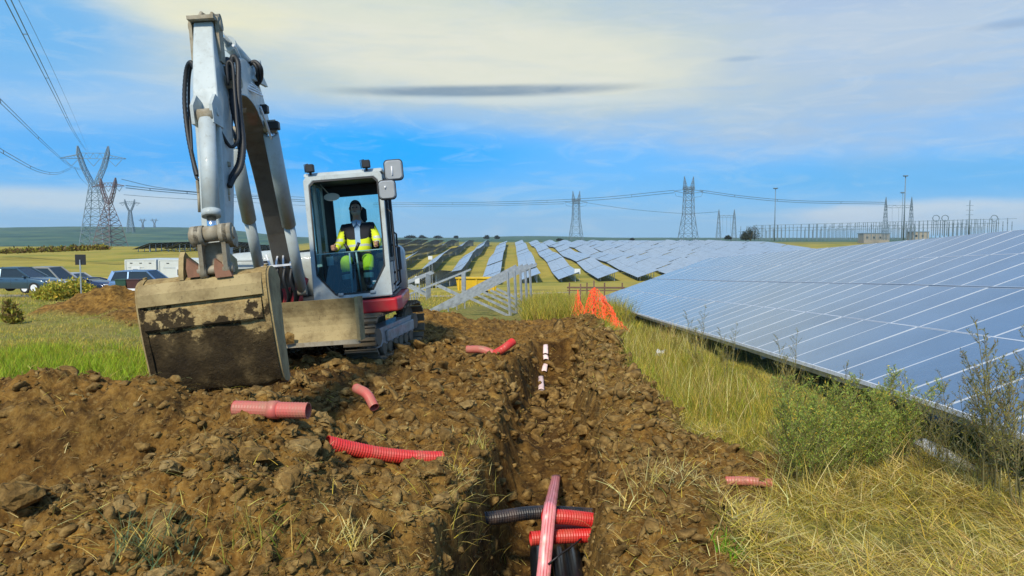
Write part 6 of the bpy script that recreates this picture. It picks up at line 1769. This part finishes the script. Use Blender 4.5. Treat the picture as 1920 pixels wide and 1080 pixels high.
stuff('tall_stalks', blades('tall_stalks', x, y, .34, .0034, .42, palette(len(x), [STRAW, PALE, OLIVE, BROWN], [4, 2, 3, 3], 37), 38, 4))
# greener short grass along the spoil
x, y = sample(15000, lambda y: R_(y) - .1, lambda y: R_(y) + 1.3, 6.5, 19, lambda x, y: (1 - soil_mask(x, y)), 41)
stuff('green_grass', blades('green_grass', x, y, .15, .005, .6, palette(len(x), [GREEN, LIME, OLIVE, GOLD, STRAW], [2.4, .8, 3, 3, 1], 42), 43, 3))
# tall grass between the trench's end and the net
x, y = sample(15000, lambda y: -.1 + .02 * y, lambda y: 3.0 + 0 * y, 18.2, 30, lambda x, y: (1 - soil_mask(x, y)) * np.clip(.5 + 1.3 * fbm(x, y, .8, 3), 0.05, 1), 51)
stuff('tall_grass', blades('tall_grass', x, y, .50 + .25 * fbm(x, y, .9, 2), .010, .5, palette(len(x), [OLIVE, GREEN, GOLD, BROWN, STRAW], [4, 2.4, 3, 1, 1.5], 52), 53, 3))
# left field
lf = lambda x, y: (1 - soil_mask(x, y)) * np.clip(.6 + 1.2 * fbm(x, y, .45, 3), .08, 1)
x, y = sample(46000, lambda y: -y * .80, lambda y: np.where(y < 14, -3.3, -2.0), 5.6, 34, lf, 61, 1.0)
tn = np.clip(.45 + fbm(x, y, .5, 3), 0, 1)[:, None]
ca = palette(len(x), [GOLD, STRAW, OLIVE, GREEN], [4, 3, 3, 1], 62); cb = palette(len(x), [LIME, GREEN, OLIVE], [3, 2.5, 2], 63)
gm = np.clip(sst(.45, .7, tn) * .7 + gau(x, y, -6.6, 9.5, 4.0, 1.7)[:, None] * 1.1, 0, 1)
stuff('field_grass', blades('field_grass', x, y, .10, .006, .8, ca * (1 - gm) + cb * gm, 64, 2))
x, y = sample(15000, lambda y: -y * .8, lambda y: -4.4 + 0 * y, 8.4, 12.5, lambda x, y: np.clip(gau(x, y, -7.3, 10.0, 2.6, 1.2) * 1.5 + 1.4 * fbm(x, y, 1.3, 3), 0, 1) * (1 - soil_mask(x, y)), 71)
stuff('bright_grass', blades('bright_grass', x, y, .15, .007, .55, palette(len(x), [LIME, (.34, .44, .03), GREEN, OLIVE, GOLD], [5, 3, 2.5, 2, 1.2], 72), 73, 3))
x, y = sample(16000, lambda y: -y * .80, lambda y: 4 + 0 * y, 30, 75, lambda x, y: np.clip(.3 + 1.6 * fbm(x, y, .12, 3), .02, 1) * (np.abs(x / y + .05) > .001), 75)
stuff('field_grass', blades('field_grass', x, y, .22, .012, .6, palette(len(x), [GOLD, OLIVE, STRAW, GREEN], [4, 3, 3, 1.2], 76), 77, 2))
# straws and roots strewn over the soil
def sd(x, y): return soil_mask(x, y) * np.clip(.12 + .9 * sst(.55, .1, np.abs(x - R_(y) + .25)) + .6 * gau(x, y, -.45, 3.9, .35, 1.2) + .25 * gau(x, y, -1.4, 3.2, .7, .5) + .5 * gau(x, y, 1.0, 8, .4, 5), 0, 1)
x, y = sample(6500, lambda y: -y * .7, lambda y: R_(y) + .2, 2.2, 14, sd, 81, .8)
stuff('roots_and_straw', blades('roots_and_straw', x, y, .10, .0032, 1.55, palette(len(x), [STRAW, PALE, BROWN, GOLD], [4, 2, 3, 2], 82), 83, 4, Hs(x, y) + .02, .35, lv=.4))
# grass tufts standing on the heap and the trench lip
def tuft(label, u_, v_, n, h, cols, wts, seed, spread=.10, lean=.8, cat='grass tuft'):
    p = G(u_, v_); r_ = np.random.default_rng(seed)
    x = p.x + r_.normal(size=n) * spread; y = p.y + r_.normal(size=n) * spread * .7
    me = blades('grass_tuft', x, y, h, .0045, lean, palette(n, cols, wts, seed), seed + 1, 4)
    o = link_mesh('grass_tuft', me); return tag(o, label, cat, 'tufts of grass on the dug soil')
tuft('blue-green grass tuft on the spoil heap at the bottom left', 285, 1035, 150, .16, [(.14, .20, .09), (.22, .28, .12), STRAW], [4, 3, 2], 90, .08)
tuft('yellowish grass tuft right of the blue-green one on the heap', 490, 1010, 90, .13, [STRAW, OLIVE, GREEN], [4, 3, 1], 92, .09)
tuft('pale straw tuft on the soil in front of the long red pipe', 655, 1020, 70, .12, [PALE, STRAW], [3, 3], 94, .06)
tuft('straw tuft on the left lip of the trench', 880, 925, 120, .16, [PALE, STRAW, GOLD], [3, 3, 2], 96, .09, 1.2)
tuft('straw tuft hanging on the left lip nearest the camera', 860, 1040, 110, .18, [STRAW, BROWN, GOLD], [3, 3, 2], 98, .08, 1.3)
tuft('dry tuft among the soil beyond the long red pipe', 905, 850, 80, .14, [PALE, STRAW, OLIVE], [3, 3, 2], 100, .07)
tuft('small vivid green seedling beside the straw at the bottom right', 1372, 1040, 110, .07, [(.16, .42, .02), (.25, .5, .03)], [3, 2], 102, .035, .7, 'seedling')
tuft('pale root tuft on the right spoil above the trench', 1240, 920, 130, .20, [PALE, STRAW, BROWN], [3, 3, 2], 104, .13, 1.2)

# tall weeds: stem, branches and feathery leaf sprays
def weed_meshes(seed, hgt, nst, leafc, wts, spread, plume=False, leaf=.05, dens=1.0):
    r_ = np.random.default_rng(seed); mb = MB(); LX = []
    for s_ in range(nst):
        a = r_.random() * 6.28; l_ = spread * (.2 + r_.random()); h_ = hgt * (.6 + .5 * r_.random()); bx_, by_ = .05 * r_.normal(), .05 * r_.normal()
        path = [Vector((bx_ + math.cos(a) * l_ * f ** 1.7, by_ + math.sin(a) * l_ * f ** 1.7, h_ * f)) for f in (0, .25, .5, .75, 1)]
        mb.tube(path, [.0045, .004, .0032, .0024, .0012], 4, False)
        for k in range(int(16 * dens)):
            f = .22 + .78 * (k + r_.random()) / (16 * dens); i = min(int(f * 4), 3); p = path[i].lerp(path[i + 1], f * 4 - i)
            ba = r_.random() * 6.28; bl = hgt * (.24 if not plume else .16) * (1.15 - f) + .03; e = p + Vector((math.cos(ba) * bl, math.sin(ba) * bl, bl * (.8 + .6 * r_.random())))
            mb.bar(p, e, .0018)
            m = int((12 if not plume else 16) * dens)
            for q in range(m):
                g = (q + r_.random()) / m; c0 = p.lerp(e, g); LX.append((c0.x, c0.y, c0.z))
    stem = mb.mesh('stem', M_STEM)
    pts = np.array(LX); n = len(pts); d = r_.normal(size=(n, 3)); d[:, 2] = np.abs(d[:, 2]) * .9 + .2; d /= np.linalg.norm(d, axis=1)[:, None]
    ln = leaf * (.5 + r_.random(n))[:, None]; sdv = np.cross(d, r_.normal(size=(n, 3))); sdv /= np.linalg.norm(sdv, axis=1)[:, None]; w_ = ln * (.07 if not plume else .065) + .0009
    V = np.stack([pts, pts + d * ln * .5 + sdv * w_, pts + d * ln, pts + d * ln * .5 - sdv * w_], 1).reshape(-1, 3)
    F_ = np.arange(n * 4).reshape(n, 4)
    leaves = np_mesh('foliage', V, F_, M_BLADE, cols=np.repeat(np.clip(palette(n, leafc, wts, seed), 0, 1), 4, 0))
    return stem, leaves
m, t, M_b = new_mat('weed_stem'); M_b.inputs['Base Color'].default_value = (.16, .14, .05, 1); M_b.inputs['Roughness'].default_value = .8; M_STEM = m
gw = [weed_meshes(200 + k, .62, 9, [GREEN, (.28, .37, .06), (.38, .45, .09), GOLD], [1.5, 4, 4, 2], .24, True, .022, 1.25) for k in range(3)]
dw = [weed_meshes(220 + k, .80, 3, [(.19, .19, .09), BROWN, OLIVE, (.28, .26, .14)], [4, 2, 3, 2], .22, True, .022, 1.1) for k in range(3)]
yw = [weed_meshes(240 + k, .52, 6, [OLIVE, GOLD, BROWN, (.26, .25, .07)], [4, 3, 2, 3], .18, True, .026) for k in range(2)]
def weed(label, name, pair, x_, y_, s_, grp, rz):
    t_ = empty(name, (x_, y_, H(x_, y_) - .01), (random.uniform(-.08, .08), random.uniform(-.08, .08), rz)); t_.scale = (s_, s_, s_ * random.uniform(.9, 1.1))
    link_mesh('stem', pair[0], t_); link_mesh('foliage', pair[1], t_)
    return tag(t_, label, 'weed', grp)
random.seed(5)
for i in range(11):
    u_ = 1500 + (i * 37) % 220 + random.uniform(-10, 10); D_ = 4.5 + .10 * i
    x_ = (u_ - 960) / FPX * D_
    weed(ORD[i] + ' nearest bushy green weed in the clump below the panel edge', 'green_weed', gw[i % 3], x_, D_, random.uniform(.70, 1.0), 'green weeds in the clump below the panel edge', random.random() * 6.28)
for i, (u_, D_, s_) in enumerate(((1600, 5.9, .8), (1690, 5.5, .8), (1740, 5.0, .8), (1760, 4.7, .75), (1850, 4.35, .85), (1870, 4.2, 1.05), (1890, 4.15, 1.1), (1905, 4.25, 1.15), (1925, 4.1, 1.1), (1880, 4.5, 1.1), (1800, 4.6, .95), (1780, 4.9, .9))):
    x_ = (u_ - 960) / FPX * D_
    lb = 'feathery grey-green weed at the right edge, %s of its cluster from the left' % ORD[sorted([1850, 1870, 1890, 1905, 1925, 1880]).index(u_)] if u_ > 1840 else 'thin feathery weed poking over the panel edge, %s from the left' % ORD[sorted([1600, 1690, 1740, 1760, 1800, 1780]).index(u_)]
    weed(lb, 'feathery_weed', dw[i % 3], x_, D_, s_ * (.98 if u_ > 1840 else .80), 'feathery weeds in front of the panels', random.random() * 6.28)
for i in range(13):
    D_ = 4.6 + i * .85 + random.uniform(-.2, .2); x_ = 2.25 + random.uniform(-.3, .5)
    weed(ORD[i] + ' nearest olive weed in the dry grass strip along the panel edge', 'olive_weed', yw[i % 2], x_, D_, random.uniform(.35, .6), 'olive weeds along the low panel edge', random.random() * 6.28)
for (u_, D_, s_, lb) in ((1313, 9.2, .98, 'single feathery weed standing before the middle of the panels'), (1372, 8.2, .80, 'stout dry seed head standing at the panel edge'), (1490, 7.0, .85, 'small curled weed at the panel edge'), (1180, 13.0, .8, 'hair-thin weed against the panels near the orange net')):
    x_ = min((u_ - 960) / FPX * D_, 2.95); weed(lb, 'feathery_weed', dw[1], x_, D_, s_, None, 1.0)
for i in range(9):
    D_ = 2.9 + i * .22; x_ = 1.5 + (i * 7 % 9) * .14
    weed(ORD[i] + ' nearest low olive weed in the straw at the bottom right', 'olive_weed', yw[i % 2], x_, D_, random.uniform(.22, .40), 'low weeds in the straw', random.random() * 6.28)
# bush before the parked cars
def leaf_cloud(name, c, rad, n, leaf, cols, wts, seed, parent=None):
    r_ = np.random.default_rng(seed); ncl = 26
    cc = r_.normal(size=(ncl, 3)); cc /= np.linalg.norm(cc, axis=1)[:, None]; cc *= (.35 + .6 * r_.random((ncl, 1))); cc[:, 2] = np.abs(cc[:, 2]) * .9
    k = r_.integers(0, ncl, n); p = cc[k] + r_.normal(size=(n, 3)) * .17; p[:, 2] = np.abs(p[:, 2]); pts = np.array(c) + p * np.array(rad)
    d = r_.normal(size=(n, 3)); d[:, 2] = np.abs(d[:, 2]) + .3; d /= np.linalg.norm(d, axis=1)[:, None]; ln = leaf * (.5 + r_.random(n))[:, None]
    s_ = np.cross(d, r_.normal(size=(n, 3))); s_ /= np.linalg.norm(s_, axis=1)[:, None]; w_ = ln * .22
    V = np.stack([pts, pts + d * ln * .5 + s_ * w_, pts + d * ln, pts + d * ln * .5 - s_ * w_], 1).reshape(-1, 3)
    return link_mesh(name, np_mesh(name, V, np.arange(n * 4).reshape(n, 4), M_BLADE, cols=np.repeat(np.clip(palette(n, cols, wts, seed), 0, 1), 4, 0)), parent)
def bush(label, u_, v_, D_, w_px, h_px, n, cols, wts, seed, name='bush', cat='bush', leaf=.16, trunk=True, group=None):
    q = P(u_, v_, D_); w_ = w_px * D_ / FPX / 2; h_ = h_px * D_ / FPX
    t_ = empty(name, q)
    mb = MB()
    for k in range(5): a = k * 1.26; mb.tube([(0, 0, -.1 * h_), (math.cos(a) * w_ * .2, math.sin(a) * w_ * .2, h_ * .3), (math.cos(a) * w_ * .5, math.sin(a) * w_ * .4, h_ * .7)], [.03 * h_, .02 * h_, .006 * h_], 5, False)
    mb.build('trunk', M_STEM, t_); leaf_cloud('crown', (0, 0, 0), (w_, w_ * .8, h_), n, leaf, cols, wts, seed, t_)
    return tag(t_, label, cat, group)
bush('yellow-green bush in front of the parked cars, left half', 105, 562, 37, 76, 30, 5000, [OLIVE, GOLD, (.42, .40, .05), GREEN], [3, 4, 4, 1], 301, leaf=.16, group='bushes before the cars')
bush('yellow-green bush in front of the parked cars, around the sign post', 150, 556, 38, 90, 28, 5000, [OLIVE, GOLD, (.42, .40, .05), GREEN], [3, 4, 4, 1], 302, leaf=.16, group='bushes before the cars')
bush('small weed bush in the field at the far left edge', 24, 606, 17.5, 34, 42, 1200, [OLIVE, BROWN, (.22, .22, .04)], [3, 2, 2], 303, leaf=.10, group='bushes before the cars')
DK = [(.02, .034, .02), (.035, .05, .026), (.06, .07, .035)]
for (u_, v_, D_, w_, h_, lb) in ((1407, 449, 440, 34, 26, 'dark round tree left of the substation'), (1398, 450, 445, 22, 16, 'small dark tree at the left of the round one'), (1185, 453, 700, 9, 5, 'single small tree on the right skyline'), (770, 447, 1300, 22, 5, 'hazy clump of trees just right of the cab'), (792, 447, 1300, 14, 4.5, 'hazy tree second right of the cab'), (822, 447, 1300, 16, 4, 'hazy low tree mid-left skyline'), (855, 447, 1200, 8, 4, 'tiny low tree on the skyline left of the middle'), (912, 448, 1000, 9, 5, 'dark small tree on the skyline above the valley rows'), (932, 448, 1000, 7, 5, 'dark small tree right of its twin above the valley rows'), (1050, 452, 600, 14, 4, 'brownish shrub at the foot of the low hill'), (1365, 449, 450, 12, 6, 'low shrub under the small gantry')):
    bush(lb, u_, v_, D_, w_, h_, 1500, DK, [3, 3, 2], int(u_), 'tree', 'tree', D_ * .0016)
# hedge line on the left field
for i in range(9):
    D_ = 150 - i * 4; u_ = 12 + 22 * i
    bush(ORD[i] + ' low scrub from the left in the brown line across the left field', u_, 476 - i * .9, D_, 30, 8, 700, [BROWN, OLIVE, (.10, .09, .03)], [3, 3, 2], 400 + i, 'shrub', 'shrub', .5, group='scrub line on the left field')
# ------------------------------------------------------------------ air
hm = bpy.data.materials.new('haze'); hm.use_nodes = True; t = NT(hm.node_tree); t.n.clear()
pv = t.node('ShaderNodeVolumePrincipled', ins={'Color': (.80, .90, 1.0), 'Density': .00011, 'Anisotropy': .2})
ou = t.node('ShaderNodeOutputMaterial'); t.l.new(pv.outputs[0], ou.inputs['Volume'])
mb = MB(); mb.box((0, 2050, 30), (8200, 4500, 150)); o = mb.build('haze', hm); tag(o, kind='stuff')
